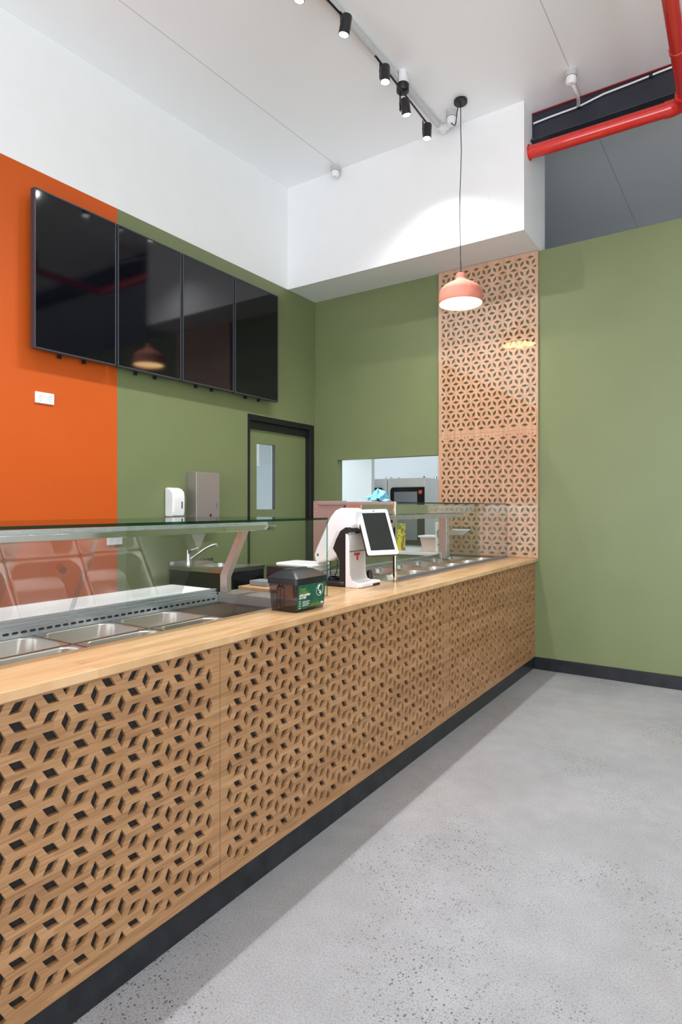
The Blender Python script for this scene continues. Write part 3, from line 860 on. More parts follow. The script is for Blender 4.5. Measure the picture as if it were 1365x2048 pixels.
# ------------------------------------------------------------ food pans
def gn_pan(x0, x1, y0, y1, z, depth, label, group):
    t = MB()
    g = 0.0035
    x0 += g; x1 -= g; y0 += g; y1 -= g
    loops = [(rrect(x0, x1, y0, y1, 0.012), z - 0.006), (rrect(x0, x1, y0, y1, 0.012), z), (rrect(x0 + 0.008, x1 - 0.008, y0 + 0.008, y1 - 0.008, 0.052), z),
             (rrect(x0 + 0.011, x1 - 0.011, y0 + 0.011, y1 - 0.011, 0.055), z - 0.004), (rrect(x0 + 0.017, x1 - 0.017, y0 + 0.017, y1 - 0.017, 0.06), z - depth + 0.014),
             (rrect(x0 + 0.022, x1 - 0.022, y0 + 0.022, y1 - 0.022, 0.048), z - depth + 0.004), (rrect(x0 + 0.034, x1 - 0.034, y0 + 0.034, y1 - 0.034, 0.04), z - depth)]
    n = len(loops[0][0]); vs = []; fs = []
    for L, zz in loops: vs += [(a, b, zz) for a, b in L]
    for k in range(len(loops) - 1):
        fs += [(k * n + i, k * n + (i + 1) % n, (k + 1) * n + (i + 1) % n, (k + 1) * n + i) for i in range(n)]
    fs.append(tuple(range((len(loops) - 1) * n, len(loops) * n)))
    t.add(vs, fs)
    return tag(t.build('food_pan', ['pan_steel'], smooth=True), label, 'food pan', group)
ZP = 0.905
edges_y = [0.265, 0.60, 0.937, 1.275, 1.613, 1.950]
words = ['', 'at the left picture edge', 'left of the far one', 'at the far end of its row']
for i in range(5):
    w = {0: 'nearest to the camera, out of view', 1: 'just beyond the left picture edge', 2: 'cut by the left picture edge', 3: 'second from the far end', 4: 'at the far end'}[i]
    gn_pan(-2.276, -2.014, edges_y[i], edges_y[i + 1], ZP, 0.145, 'steel food pan, back row of near display case, ' + w, 'pans in the near display case')
    gn_pan(-2.008, XG - 0.012, edges_y[i], edges_y[i + 1], ZP, 0.145, 'steel food pan, front row of near display case, ' + w, 'pans in the near display case')

# ------------------------------------------------------------ near display case
def glass_box(mb, x0, x1, y0, y1, z0, z1, thin):
    """faces across the thin axis use slot 0 (clear), the edges slot 1 (green)"""
    vs = [(x, y, z) for x in (x0, x1) for y in (y0, y1) for z in (z0, z1)]
    fs = [(0, 1, 3, 2), (4, 6, 7, 5), (0, 4, 5, 1), (2, 3, 7, 6), (0, 2, 6, 4), (1, 5, 7, 3)]
    for k, f in enumerate(fs):
        mb.add(vs, [f], 0 if k // 2 == thin else 1)
    return mb
def gbuild(mb, name, parent, mats=('glass_clear', 'glass_edge')):
    return mb.build(name, list(mats), parent)
c1 = thing('display_case', 'near glass display case with sloping rear glass, set into the counter at the left', 'display case', (XG, YC0, 0.80))
CY = 2.478
gbuild(glass_box(MB(), XG - 0.004, XG + 0.004, YC0, CY, ZW - 0.02, 1.333, 0), 'front_glass', c1)
gbuild(glass_box(MB(), -2.43, XG + 0.004, YC0, CY, 1.334, 1.344, 2), 'top_glass', c1)
MB().box(-2.134, -2.088, YC0, 2.50, 1.2755, 1.300).build('top_rail', ['mirror_steel'], c1, bevel=0.002)
MB().box(-2.12, -2.10, YC0, 2.45, 1.3005, 1.318).build('light_strip', ['alu'], c1)
for y in (2.262, 0.35):
    p = [(-2.262, 0.955), (-2.216, 0.955), (-2.216, 1.035), (-2.094, 1.277), (-2.134, 1.277), (-2.262, 1.045)]
    MB().prism(p, 1, y, y + 0.036).build('post', ['steel_warm'], c1, bevel=0.002)
    MB().tube([(-2.14, y - 0.004, 1.225), (-2.14, y, 1.225)], 0.006, 10).build('bolt', ['chrome'], c1)
MB().box(-2.276, XG - 0.006, 2.262, 2.40, 0.905, 0.955).build('end_beam', ['steel_warm'], c1, bevel=0.002)
MB().box(-2.30, XG - 0.006, 2.40, 2.49, 0.90, 0.932).build('end_ledge', ['steel_warm'], c1, bevel=0.002)
# well: walls and floor
MB().box(-2.292, -2.284, YC0, 2.42, 0.68, 0.905).box(XG - 0.011, XG - 0.006, YC0, 2.42, 0.70, ZW - 0.03).box(-2.284, XG - 0.011, YC0, 2.42, 0.72, 0.725).box(-2.284, XG - 0.011, 2.40, 2.405, 0.745, 0.905).build('well', ['steel_warm'], c1)
MB().box(-2.283, XG - 0.012, 1.957, 1.962, 0.80, 0.905).build('divider', ['steel_v'], c1)
sl = [rrect(y - 0.0125, y + 0.0125, 0.919, 0.929, 0.0049, 4) for y in [0.02 + 0.034 * k for k in range(66)]]
holed_plate([(YC0 + 0.001, 0.905), (2.262, 0.905), (2.262, 0.940), (YC0 + 0.001, 0.940)], sl, lambda u, v, tt: Vector((tt, u, v)), -2.277, -2.280).build('air_grille', ['alu'], c1)
MB().box(-2.2835, -2.2825, YC0, 2.26, 0.906, 0.939).build('grille_backing', ['black_board'], c1)
trk = [(-2.275, 0.9405), (-2.275, 0.944), (-2.283, 0.944), (-2.283, 0.952), (-2.277, 0.952), (-2.277, 0.957), (-2.290, 0.957), (-2.290, 0.966), (-2.282, 0.966), (-2.282, 0.973), (-2.30, 0.973), (-2.30, 0.9405)]
MB().prism(trk, 1, YC0 + 0.001, 2.258).build('door_track', ['alu'], c1)
# sloping rear panes, standing in the track and leaning on the rail
def slope_pane(y0, y1, off, name='rear_glass'):
    a = Vector((-2.288 - off, 0, 0.974)); b = Vector((-2.115 - off, 0, 1.272))
    d = (b - a).normalized(); nrm = Vector((d.z, 0, -d.x)) * 0.0025
    m = MB()
    vs = []
    for y in (y0, y1):
        for p in (a, b):
            for s in (-1, 1): vs.append((p.x + s * nrm.x, y, p.z + s * nrm.z))
    fs = [(0, 1, 3, 2), (4, 6, 7, 5), (0, 4, 5, 1), (2, 3, 7, 6), (0, 2, 6, 4), (1, 5, 7, 3)]
    for k, f in enumerate(fs): m.add(vs, [f], 0 if k in (4, 5) or k in (4, 5) else 1)
    return m
for y0, y1, off in ((YC0 + 0.01, 0.62, 0.0), (0.58, 1.145, 0.008), (1.00, 1.452, 0.0), (1.44, 2.03, 0.008)):
    m = slope_pane(y0, y1, off)
    # decide slots: large faces are the ones across the thin normal
    m.m = [1, 1, 1, 1, 0, 0]
    m.m = []
    for f in m.f:
        P = [m.v[i] for i in f]
        ar = (P[1] - P[0]).cross(P[2] - P[1]).length
        m.m.append(0 if ar > 0.05 else 1)
    m.build('rear_glass', ['rear_pane_glass', 'glass_grey'], c1)
for y in (1.02, 1.335):
    MB().tube([(-2.172, y, 1.158), (-2.164, y, 1.154)], 0.014, 20).build('finger_grip', ['glass_grey'], c1)
tag(MB().box(-2.62, -2.315, 0.0, 2.255, 0.952, 0.972).build('cutting_board', ['white_board'], bevel=0.004), 'long white cutting board behind the near display case', 'cutting board')
st = thing('service_shelf', 'steel service shelf carrying the white cutting board behind the near display case', 'shelf', (-2.62, -0.05, 0))
MB().box(-2.64, -2.342, -0.05, 2.30, 0.93, 0.951).build('shelf_top', ['steel_y'], st, bevel=0.002)
for x in (-2.62, -2.36):
    for y in (0.0, 2.24): MB().box(x - 0.012, x + 0.012, y - 0.012, y + 0.012, 0, 0.93).build('leg', ['steel_v'], st)

# ------------------------------------------------------------ far display case
c2 = thing('display_case', 'far chrome-framed glass display case against the wall, behind the till', 'display case', (XG, 3.17, 0.80))
EY = YB - 0.05
Z2 = 1.424
gbuild(glass_box(MB(), XG - 0.004, XG + 0.004, 3.20, EY, ZW + 0.018, Z2 - 0.006, 0), 'front_glass', c2, ('glass_clear', 'glass_grey'))
gbuild(glass_box(MB(), -2.30, XG + 0.006, 3.20, EY, Z2 - 0.005, Z2 + 0.003, 2), 'top_glass', c2)
gbuild(glass_box(MB(), -2.08, XG - 0.008, 3.178, 3.184, ZW + 0.001, Z2 - 0.016, 1), 'end_glass', c2)
MB().box(XG - 0.008, XG + 0.012, 3.168, 3.192, ZW + 0.0005, Z2 + 0.006).build('corner_post', ['mirror_steel'], c2, bevel=0.004)
MB().box(-2.30, XG - 0.0085, 3.170, 3.190, Z2 - 0.015, Z2 + 0.006).build('top_frame', ['steel_dark'], c2, bevel=0.003)
MB().box(XG - 0.012, XG + 0.003, 3.193, EY, ZW - 0.02, ZW + 0.0175).build('base_trim', ['base_blue_grey'], c2, bevel=0.002)
sp = [(-2.345, 0.957), (-2.345, Z2 + 0.012), (-2.09, Z2 + 0.012), (-2.13, 1.36), (-2.215, 1.24), (-2.215, 0.957)]
MB().prism(sp, 1, 3.192, 3.200).build('side_panel', ['steel_dark'], c2, bevel=0.001)
for z in (1.40, 1.365): MB().tube([(-2.325, 3.188, z), (-2.325, 3.192, z)], 0.005, 10).build('screw', ['chrome'], c2)
MB().prism([(-1.985, 1.349), (-1.985, Z2 - 0.012), (-2.30, Z2 - 0.012), (-2.30, 1.343), (-2.20, 1.349)], 1, 3.205, 5.10).build('canopy', ['mirror_steel'], c2, bevel=0.001)
MB().box(-2.17, -2.06, 3.205, 5.03, 1.306, 1.342).build('lamp_rail', ['alu'], c2, bevel=0.002)
MB().box(-2.19, -2.125, 4.82, 4.885, 0.957, 1.3055).build('post', ['alu'], c2, bevel=0.002)
# deck with openings for the pans
op = []
ys = [3.25 + k * 0.3245 for k in range(7)]
for k in range(6):
    for a, b in ((-2.285, -2.022), (-2.008, XG - 0.018)):
        op.append([(a + 0.012, ys[k] + 0.012), (b - 0.012, ys[k] + 0.012), (b - 0.012, ys[k + 1] - 0.012), (a + 0.012, ys[k + 1] - 0.012)])
holed_plate([(-2.345, 3.204), (XG - 0.0125, 3.204), (XG - 0.0125, EY), (-2.345, EY)], op, lambda u, v, tt: Vector((u, v, tt)), 0.934, 0.937).build('deck', ['steel_y'], c2)
MB().box(-2.345, XG - 0.0125, 3.204, EY, 0.80, 0.805).box(-2.345, -2.34, 3.204, EY, 0.805, 0.933).build('well', ['steel_y'], c2)
MB().box(-2.352, -2.34, 3.204, EY, 0.938, 0.962).build('rear_lip', ['alu'], c2)
far_words = ['first from the till', 'second from the till', 'third from the till', 'fourth from the till', 'fifth from the till', 'sixth from the till, against the wall']
for k in range(6):
    gn_pan(-2.285, -2.022, ys[k], ys[k + 1], 0.944, 0.065, 'steel food pan, back row of far display case, ' + far_words[k], 'pans in the far display case')
    gn_pan(-2.008, XG - 0.018, ys[k], ys[k + 1], 0.944, 0.065, 'steel food pan, front row of far display case, ' + far_words[k], 'pans in the far display case')

# white card holder fixed inside
M = Matrix.Translation((-2.15, 5.02, 1.150)) @ rot('X', 12)
t = thing('price_card', 'pale price card held flat above the pans by the lattice screen', 'card', (-2.15, 5.04, 1.15))
MB().box(-0.085, 0.085, 0.0, 0.21, -0.001, 0.001, 0, M).build('card', ['paper_pink'], t)
MB().box(-0.085, 0.085, 0.208, 0.214, -0.03, 0.02, 0, M).build('holder', ['glass_grey'], t)
t = thing('serving_tongs', 'small white tongs standing in a rear pan of the far display case, by its post', 'tongs', (-2.13, 4.74, 0.9))
MB().tube([(-2.10, 4.66, 0.885), (-2.10, 4.66, 0.985)] + bez((-2.10, 4.66, 0.99), (-2.10, 4.66, 1.02), (-2.115, 4.645, 1.025), (-2.125, 4.64, 1.005))[1:], 0.0055, 8).build('arm', ['white_plastic'], t, smooth=True)
t['label'] = 'small white hooked handle rising from a back row pan in front of the grey post'

# ------------------------------------------------------------ lattice screen on the back wall
sc_t = thing('lattice_screen', 'tall bamboo lattice screen on the back wall behind clear acrylic', 'screen', (-1.93, YB, ZW))
SX0, SX1_ = -2.397, -1.471
AS = 0.0982; HS = AS * math.sqrt(3) / 2
def screen_panel(z0, z1, v0, v1, p0, q0, label):
    holes = star_holes(AS, p0, q0, (SX0 + 0.030, SX1_ - 0.017), (v0, v1), False)
    pl = holed_plate([(SX0, z0), (SX1_, z0), (SX1_, z1), (SX0, z1)], holes, lambda u, v, tt: Vector((u, tt, v)), YB - 0.024, YB - 0.012)
    o = pl.build('lattice_panel', ['bamboo_wall_glare'], sc_t); o['label'] = label
# lower: horizontal rhombi at x = -1.827 + k a on the row z = 1.923
screen_panel(ZW + 0.002, 2.0655, 0.975, 2.036, -1.827 - AS / 2, 1.923, 'lower lattice panel')
screen_panel(2.0668, ZG - 0.003, 2.096, 3.580, -2.272 - AS / 2, 2.109, 'upper lattice panel')
bt_ = MB()
for x in (SX0 + 0.004, SX1_ - 0.014): bt_.box(x, x + 0.010, YB - 0.0118, YB - 0.0002, ZW + 0.01, ZG - 0.01)
bt_.build('batten', ['bamboo_wall_glare'], sc_t)
gbuild(glass_box(MB(), SX0 - 0.004, SX1_ + 0.001, YB - 0.034, YB - 0.030, ZW + 0.003, ZG - 0.002, 1), 'acrylic_sheet', sc_t, ('acrylic', 'glass_grey'))

# ------------------------------------------------------------ kitchen bench and what stands on it
t = thing('kitchen_bench', 'pale kitchen bench showing through the serving hatch', 'bench', (-3.0, YB + 0.2, 0))
MB().box(PX0 + 0.002, PX1 - 0.002, YB - 0.012, 6.0, 0.930, 0.955).build('bench_top', ['white_plastic'], t, bevel=0.002)
for x in (PX0 + 0.05, PX1 - 0.09):
    MB().box(x, x + 0.04, 5.90, 5.94, 0, 0.93).build('leg', ['steel_v'], t)
    MB().box(x, x + 0.04, 5.42, 5.46, 0, 0.93).build('leg', ['steel_v'], t)
t = thing('carton', 'yellow printed food carton on the kitchen bench behind the till', 'carton', (-2.95, 5.44, 0.956))
MB().box(-3.06, -2.87, 5.41, 5.49, 0.956, 1.225).build('box', ['carton_print'], t, bevel=0.002)
MB().box(-3.06, -2.87, 5.4092, 5.4098, 1.17, 1.215).box(-3.05, -2.99, 5.4092, 5.4098, 0.97, 1.02).build('printed_band', ['leaf_green'], t)
t = thing('storage_tub', 'pinkish plastic tub with a clear lid on the kitchen bench', 'tub', (-2.60, 5.50, 0.956))
m = MB(); lo = rrect(-2.665, -2.50, 5.45, 5.62, 0.02); hi = rrect(-2.685, -2.47, 5.43, 5.64, 0.02); n = len(lo)
m.add([(a, b, 0.957) for a, b in lo] + [(a, b, 1.095) for a, b in hi], [(i, (i + 1) % n, (i + 1) % n + n, i + n) for i in range(n)] + [tuple(range(n))])
m.build('tub', ['tub_plastic'], t, smooth=True)
MB().prism(rrect(-2.70, -2.455, 5.415, 5.655, 0.022), 2, 1.0955, 1.112).build('lid', ['white_board'], t, bevel=0.003)
t = thing('appliance', 'tall white appliance with a looped black flex at the right end of the kitchen bench', 'appliance', (-2.46, 5.50, 0.956))
MB().box(-2.50, -2.41, 5.40, 5.60, 0.957, 1.245).build('body', ['white_plastic'], t, bevel=0.006)
MB().tube([(-2.445, 5.395, 1.20), (-2.475, 5.392, 1.15), (-2.46, 5.392, 1.10), (-2.43, 5.392, 1.07), (-2.465, 5.392, 1.03), (-2.45, 5.392, 1.0), (-2.425, 5.392, 1.03)], 0.004, 8).build('flex', ['black_plastic'], t, smooth=True)

def oven(x0, x1, label, flip=False, z0=0.82, z1=1.742, y0=6.5, y1=7.25):
    t = thing('combi_oven', label, 'oven', ((x0 + x1) / 2, y0, z0), 'two combi ovens in the kitchen')
    MB().box(x0, x1, y0, y1, z0, z1).build('body', ['oven_white'], t, bevel=0.004)
    w = x1 - x0
    poly = [(x0 + 0.09 * w, z0 + 0.12)] + [(x0 + 0.09 * w, z1 - 0.16)] + [(x0 + 0.09 * w + 0.035 - 0.035 * math.cos(a), z1 - 0.16 + 0.05 * math.sin(a)) for a in (0.4, 0.8, 1.2, 1.57)] + [(x1 - 0.008, z1 - 0.11), (x1 - 0.008, z0 + 0.12)]
    FX = (lambda v: x0 + x1 - v) if flip else (lambda v: v)
    poly = [(FX(a), b) for a, b in poly]
    d = MB().prism(poly, 1, y0 - 0.018, y0 - 0.001).build('door', ['black_gloss'], t)
    MB().box(FX(x0 + 0.2 * w), FX(x1 - 0.19 * w), y0 - 0.022, y0 - 0.0185, z0 + 0.18, z1 - 0.165).build('door_glass', ['grey_case'], d)
    MB().tube([(FX(x1 - 0.1 * w), y0 - 0.030, z1 - 0.17), (FX(x1 - 0.1 * w), y0 - 0.0185, z1 - 0.17)], 0.024, 24).build('knob', ['sticker_orange'], t, smooth=True)
    m = MB()
    for xx in (x0 + 0.02, x1 - 0.04): m.tube([(xx, y0 + 0.05, z1), (xx, y0 + 0.05, z1 + 0.02)], 0.012, 10)
    m.tube([(x1 - 0.05, y0 + 0.4, z1), (x1 - 0.05, y0 + 0.4, z1 + 0.03)], 0.02, 12)
    m.build('top_fitting', ['steel_v'], t)
    return t
oven(-3.643, -3.135, 'combi oven with a dark glass door and red knob, nearest the lattice screen')
oven(-4.165, -3.655, 'combi oven standing left of the one with the red knob in view, half hidden', True)
tag(MB().box(-3.87, -3.77, 6.476, 6.4795, 1.40, 1.585).build('notice', ['label_white']), 'white paper notice taped to the left oven behind the blue cloth', 'notice')
ob = thing('oven_stand', 'steel stand under the two kitchen ovens', 'stand', (-3.65, 6.5, 0))
MB().box(-4.17, -3.13, 6.48, 7.27, 0.78, 0.819).build('stand_top', ['steel_y'], ob)
for x in (-4.15, -3.17):
    for y in (6.50, 7.21): MB().box(x, x + 0.03, y, y + 0.03, 0, 0.78).build('leg', ['steel_v'], ob)
structure(MB().box(-5.2, -3.665, 6.15, 6.22, 0, 2.9).build('wall_kitchen_nib', ['kitchen_wall']))

# ------------------------------------------------------------ blue cloth on the far case
random.seed(11)
m = MB(); nu, nv = 46, 30
vs = []
cx0, cy0 = -2.02, 3.47
for i in range(nu):
    for j in range(nv):
        u, v = i / (nu - 1), j / (nv - 1)
        a = u * 2 * PI * 1.35
        rr = 0.012 + 0.052 * v
        x = cx0 + 0.125 * (u - 0.5) + 0.018 * math.sin(3 * a + 4 * v)
        y = cy0 + 0.11 * (v - 0.5) + 0.02 * math.cos(2.3 * a)
        env = math.sin(PI * min(1, max(0, 0.06 + 0.9 * u))) ** 0.7
        fold = 0.5 + 0.5 * math.sin(9.5 * u + 3.2 * v + 1.4 * math.sin(5 * v))
        z = Z2 + 0.006 + env * (0.030 + 0.085 * fold * (1 - 0.5 * u)) * (0.35 + 0.65 * math.sin(PI * v))
        vs.append((x, y, z))
fs = [(i * nv + j, (i + 1) * nv + j, (i + 1) * nv + j + 1, i * nv + j + 1) for i in range(nu - 1) for j in range(nv - 1)]
m.add(vs, fs)
tag(m.build('cleaning_cloth', ['blue_cloth'], smooth=True, solid=0.004, subsurf=1), 'crumpled light blue cleaning cloth on top of the far display case', 'cloth')

# ------------------------------------------------------------ point of sale terminal
P = thing('pos_terminal', 'white two-screen till on a black and white stand, beside the far display case', 'till', (-1.85, 2.88, ZW))
Y0, Y1 = 2.785, 2.945
# white front shell of the column
fr_ = [(-1.822, ZW + 0.001), (-1.738, ZW + 0.001), (-1.736, ZW + 0.016), (-1.752, ZW + 0.028), (-1.785, ZW + 0.040), (-1.797, ZW + 0.07), (-1.800, 1.15), (-1.800, 1.20), (-1.806, 1.235), (-1.822, 1.252)]
MB().prism(fr_, 1, Y0, Y1).build('column_front', ['warm_white_plastic'], P, bevel=0.004, smooth=True)
for yy in (Y0 - 0.006, Y1 + 0.001):
    ed = [(a - 0.001, b) for a, b in fr_]
    MB().prism(ed, 1, yy, yy + 0.005).build('side_trim', ['white_plastic'], P, bevel=0.0015)
ft = rrect(-1.80, -1.728, Y0 - 0.005, Y1 + 0.07, 0.02)
MB().prism(ft, 2, ZW + 0.0015, ZW + 0.026).build('foot', ['white_plastic'], P, bevel=0.006, smooth=True)
MB().box(-1.7285, -1.7265, Y1 - 0.03, Y1 + 0.045, ZW + 0.0015, ZW + 0.014).build('foot_slot', ['black_plastic'], P)
MB().box(-1.7995, -1.7985, Y0 + 0.001, Y1 - 0.001, 1.150, 1.154).build('seam', ['black_plastic'], P)
MB().box(-1.7990, -1.7982, Y0 + 0.045, Y0 + 0.105, 1.128, 1.142).box(-1.7990, -1.7982, Y0 + 0.070, Y0 + 0.088, 1.10, 1.128).build('sticker', ['sticker_red'], P)['label'] = 'small red sticker'
# black spine, base and arm
sp_ = [(-1.823, ZW + 0.001), (-1.823, 1.252), (-1.812, 1.262), (-1.80, 1.27), (-1.80, 1.285), (-1.83, 1.285), (-1.865, 1.265), (-1.895, 1.215), (-1.915, 1.165), (-1.895, 1.14), (-1.872, 1.10), (-1.87, ZW + 0.04), (-1.88, ZW + 0.001)]
MB().prism(sp_, 1, Y0 + 0.004, Y1 - 0.004).build('spine', ['black_plastic'], P, bevel=0.003, smooth=True)
bs = rrect(-2.03, -1.824, Y0 - 0.01, Y1 + 0.05, 0.04, 6)
MB().prism(bs, 2, ZW + 0.0012, ZW + 0.03).build('base', ['black_plastic'], P, bevel=0.012, smooth=True, seg=4)
# white head housing, its screen faces the staff side
hd = [(-1.775, 1.385), (-1.80, 1.392), (-1.87, 1.392), (-1.905, 1.378), (-1.94, 1.340), (-2.035, 1.165), (-2.052, 1.125), (-2.045, 1.09), (-2.02, 1.075), (-1.97, 1.088), (-1.925, 1.098), (-1.885, 1.128), (-1.862, 1.175), (-1.838, 1.225), (-1.812, 1.268), (-1.79, 1.292), (-1.775, 1.30)]
MB().prism(hd, 1, Y0 + 0.010, Y0 + 0.105).build('housing', ['white_plastic'], P, bevel=0.016, smooth=True, seg=4)
d = (Vector((-1.94, 0, 1.340)) - Vector((-2.035, 0, 1.165))).normalized()
nn = Vector((-d.z, 0, d.x))
Ms = Matrix(((d.x, 0, nn.x, -1.9875), (0, 1, 0, Y0 + 0.0575), (d.z, 0, nn.z, 1.2525), (0, 0, 0, 1)))
MB().box(-0.085, 0.085, -0.03, 0.03, -0.001, 0.0015, 0, Ms).build('staff_screen', ['laptop_screen'], P, bevel=0.002)
# vents along the side of the housing
v_ = MB()
dd = Vector((-1.885 + 1.965, 0, 1.30 - 1.145)); L_ = dd.length; dd.normalize(); pp = Vector((dd.z, 0, -dd.x))
for i in range(17):
    for j in range(6):
        c = Vector((-1.958, Y0 + 0.0115, 1.118)) + dd * (0.0098 * i + 0.002) + pp * (-0.004 + 0.0088 * j)
        if j > 4 and i > 13: continue
        v_.lathe([(0.0021, 0), (0.0, 0.0)], (0, 0, 0), 6, 0, Matrix.Translation((c.x, Y0 + 0.0094, c.z)) @ rot('X', 90))
v_.build('vent_holes', ['dark_grey_plastic'], P)
MB().box(-2.028, -2.016, Y0 + 0.0088, Y0 + 0.0098, 1.118, 1.132).build('rating_mark', ['dark_grey_plastic'], P)
# customer display
TL, TR, BL = Vector((-1.800, 2.865, 1.383)), Vector((-1.690, 3.010, 1.386)), Vector((-1.675, 2.775, 1.140))
ux = (TR - TL); Wd = ux.length; ux.normalize()
vy = (TL - BL); Hd = vy.length; vy.normalize()
nz = ux.cross(vy).normalized(); vy = nz.cross(ux).normalized()
Cn = BL + ux * Wd / 2 + vy * Hd / 2
Md = Matrix((( ux.x, vy.x, nz.x, Cn.x), (ux.y, vy.y, nz.y, Cn.y), (ux.z, vy.z, nz.z, Cn.z), (0, 0, 0, 1)))
rr_ = rrect(-Wd / 2, Wd / 2, -Hd / 2, Hd / 2, 0.011, 5)
dsp = MB().prism(rr_, 2, -0.009, 0.0, 0, Md).build('customer_display', ['white_plastic'], P, bevel=0.002, smooth=True)
MB().prism([(a * 1.0 - 0.002, b * 1.0) for a, b in rr_], 2, -0.026, -0.0092, 0, Md).build('display_back', ['black_plastic'], dsp, bevel=0.003)
MB().box(-Wd / 2 + 0.022, Wd / 2 - 0.018, -Hd / 2 + 0.026, Hd / 2 - 0.024, 0.0002, 0.001, 0, Md).build('display_screen', ['laptop_screen'], dsp)
MB().box(-0.010, -0.007, Hd / 2 - 0.0145, Hd / 2 - 0.0105, 0.0002, 0.0008, 0, Md).box(-0.004, 0.010, Hd / 2 - 0.0155, Hd / 2 - 0.0095, 0.0002, 0.0008, 0, Md).build('display_badge', ['dark_grey_plastic'], dsp)
MB().tube([(-1.80, 2.865, 1.315), (-1.768, 2.875, 1.300)], 0.032, 24).build('display_hinge', ['white_plastic'], P, bevel=0.005, smooth=True)
# leads behind
tag(MB().tube(bez((-1.93, 2.86, 1.10), (-1.93, 2.86, 0.99), (-1.96, 2.87, 1.02), (-1.955, 2.87, ZW + 0.034)), 0.0028, 8)
    .tube(bez((-1.965, 2.84, 1.10), (-1.965, 2.84, 1.03), (-1.975, 2.85, 1.0), (-1.96, 2.85, ZW + 0.034)), 0.0028, 8)
    .tube(bez((-1.90, 2.83, 1.07), (-1.95, 2.80, 1.04), (-2.04, 2.76, 1.02), (-2.11, 2.70, ZW + 0.004)), 0.0028, 8)
    .tube([(-1.95 + 0.035 * math.cos(a), 2.86 + 0.045 * math.sin(a), ZW + 0.034 + 0.0035 * (k // 12) + 0.002 * math.sin(3 * a)) for k, a in enumerate([i * PI / 6 for i in range(40)])], 0.003, 8)
    .build('cable', ['black_plastic'], smooth=True), 'tangle of black leads coiled on the black base behind the till', 'cable')
tag(MB().box(-1.985, -1.965, 2.805, 2.835, ZW + 0.031, ZW + 0.043).build('plug', ['plug_blue'], bevel=0.003), 'pale blue plug lying among the black leads behind the till', 'plug')
tag(MB().lathe([(0.0, 0.0), (0.018, 0.0), (0.02, 0.01), (0.018, 0.055), (0.012, 0.07), (0.0, 0.072)], (-1.835, 3.055, ZW + 0.0005), 16).build('scanner', ['black_plastic'], smooth=True),
    'small black device on the worktop tucked right of the till column', 'device')

# napkin dispenser
D = thing('napkin_dispenser', 'smoky napkin dispenser with black lid and green label on the worktop', 'dispenser', (-1.62, 2.09, ZW))
X0, X1n, Ya, Yb = -1.700, -1.545, 1.985, 2.203
Zb, Zl = ZW + 0.0005, 1.072
def taper(x0, x1, y0, y1, z0, z1, s):
    m = MB(); lo = rrect(x0 + s, x1 - s, y0 + s, y1 - s, 0.012); hi = rrect(x0, x1, y0, y1, 0.012); n = len(lo)
    return m, lo, hi, n
m, lo, hi, n = taper(X0, X1n, Ya, Yb, Zb, Zl, 0.008)
m.add([(a, b, Zb) for a, b in lo] + [(a, b, Zl) for a, b in hi], [(i, (i + 1) % n, (i + 1) % n + n, i + n) for i in range(n)] + [tuple(range(n))])
m.build('body', ['smoke_plastic'], D, smooth=True)
ld = [(X0 - 0.004, Zl), (X1n + 0.004, Zl), (X1n + 0.005, Zl + 0.025), (-1.575, Zl + 0.040), (-1.622, Zl + 0.046), (-1.67, Zl + 0.040), (X0 - 0.005, Zl + 0.025)]
lidm = MB()
ring = lambda k, z: [(a, b, z) for a, b in rrect(X0 - 0.004 + k, X1n + 0.004 - k, Ya - 0.004 + k * 0.8, Yb + 0.004 - k * 0.8, 0.012)]
rings = [ring(0, Zl), ring(-0.001, Zl + 0.026), ring(0.002, Zl + 0.028), ring(0.025, Zl + 0.044), ring(0.05, Zl + 0.055), ring(0.068, Zl + 0.058)]
vv = sum(rings, []); fs = []
for k in range(len(rings) - 1): fs += [(k * n + i, k * n + (i + 1) % n, (k + 1) * n + (i + 1) % n, (k + 1) * n + i) for i in range(n)]
fs += [tuple(range(n)), tuple(range((len(rings) - 1) * n, len(rings) * n))]
lidm.add(vv, fs)
lid = lidm.build('lid', ['black_plastic'], D, smooth=True)
MB().prism(rrect(-1.652, -1.636, 2.02, 2.165, 0.007), 2, Zl + 0.050, Zl + 0.0592).build('slot', ['black_board'], lid)
MB().tube([(-1.630, 2.022, Zl + 0.0575), (-1.630, 2.165, Zl + 0.0575)], 0.003, 8).build('slot_rim', ['dark_grey_plastic'], lid)
MB().box(-1.683, -1.60, 2.03, 2.17, ZW + 0.055, Zl - 0.004).build('napkins', ['kraft'], D)['label'] = 'stack of brown napkins inside'
wr = MB()
for xx in (-1.672, -1.652, -1.632): wr.tube([(xx, 2.012, Zb + 0.004)] + [(xx, 2.012, Zl - 0.02)] + [(xx, 2.03, Zl - 0.008)], 0.0018, 6)
wr.tube([(-1.672, 2.012, Zl - 0.02), (-1.652, 2.010, Zl - 0.012), (-1.632, 2.012, Zl - 0.02)], 0.0018, 6)
wr.build('wire_guide', ['dark_grey_plastic'], D)
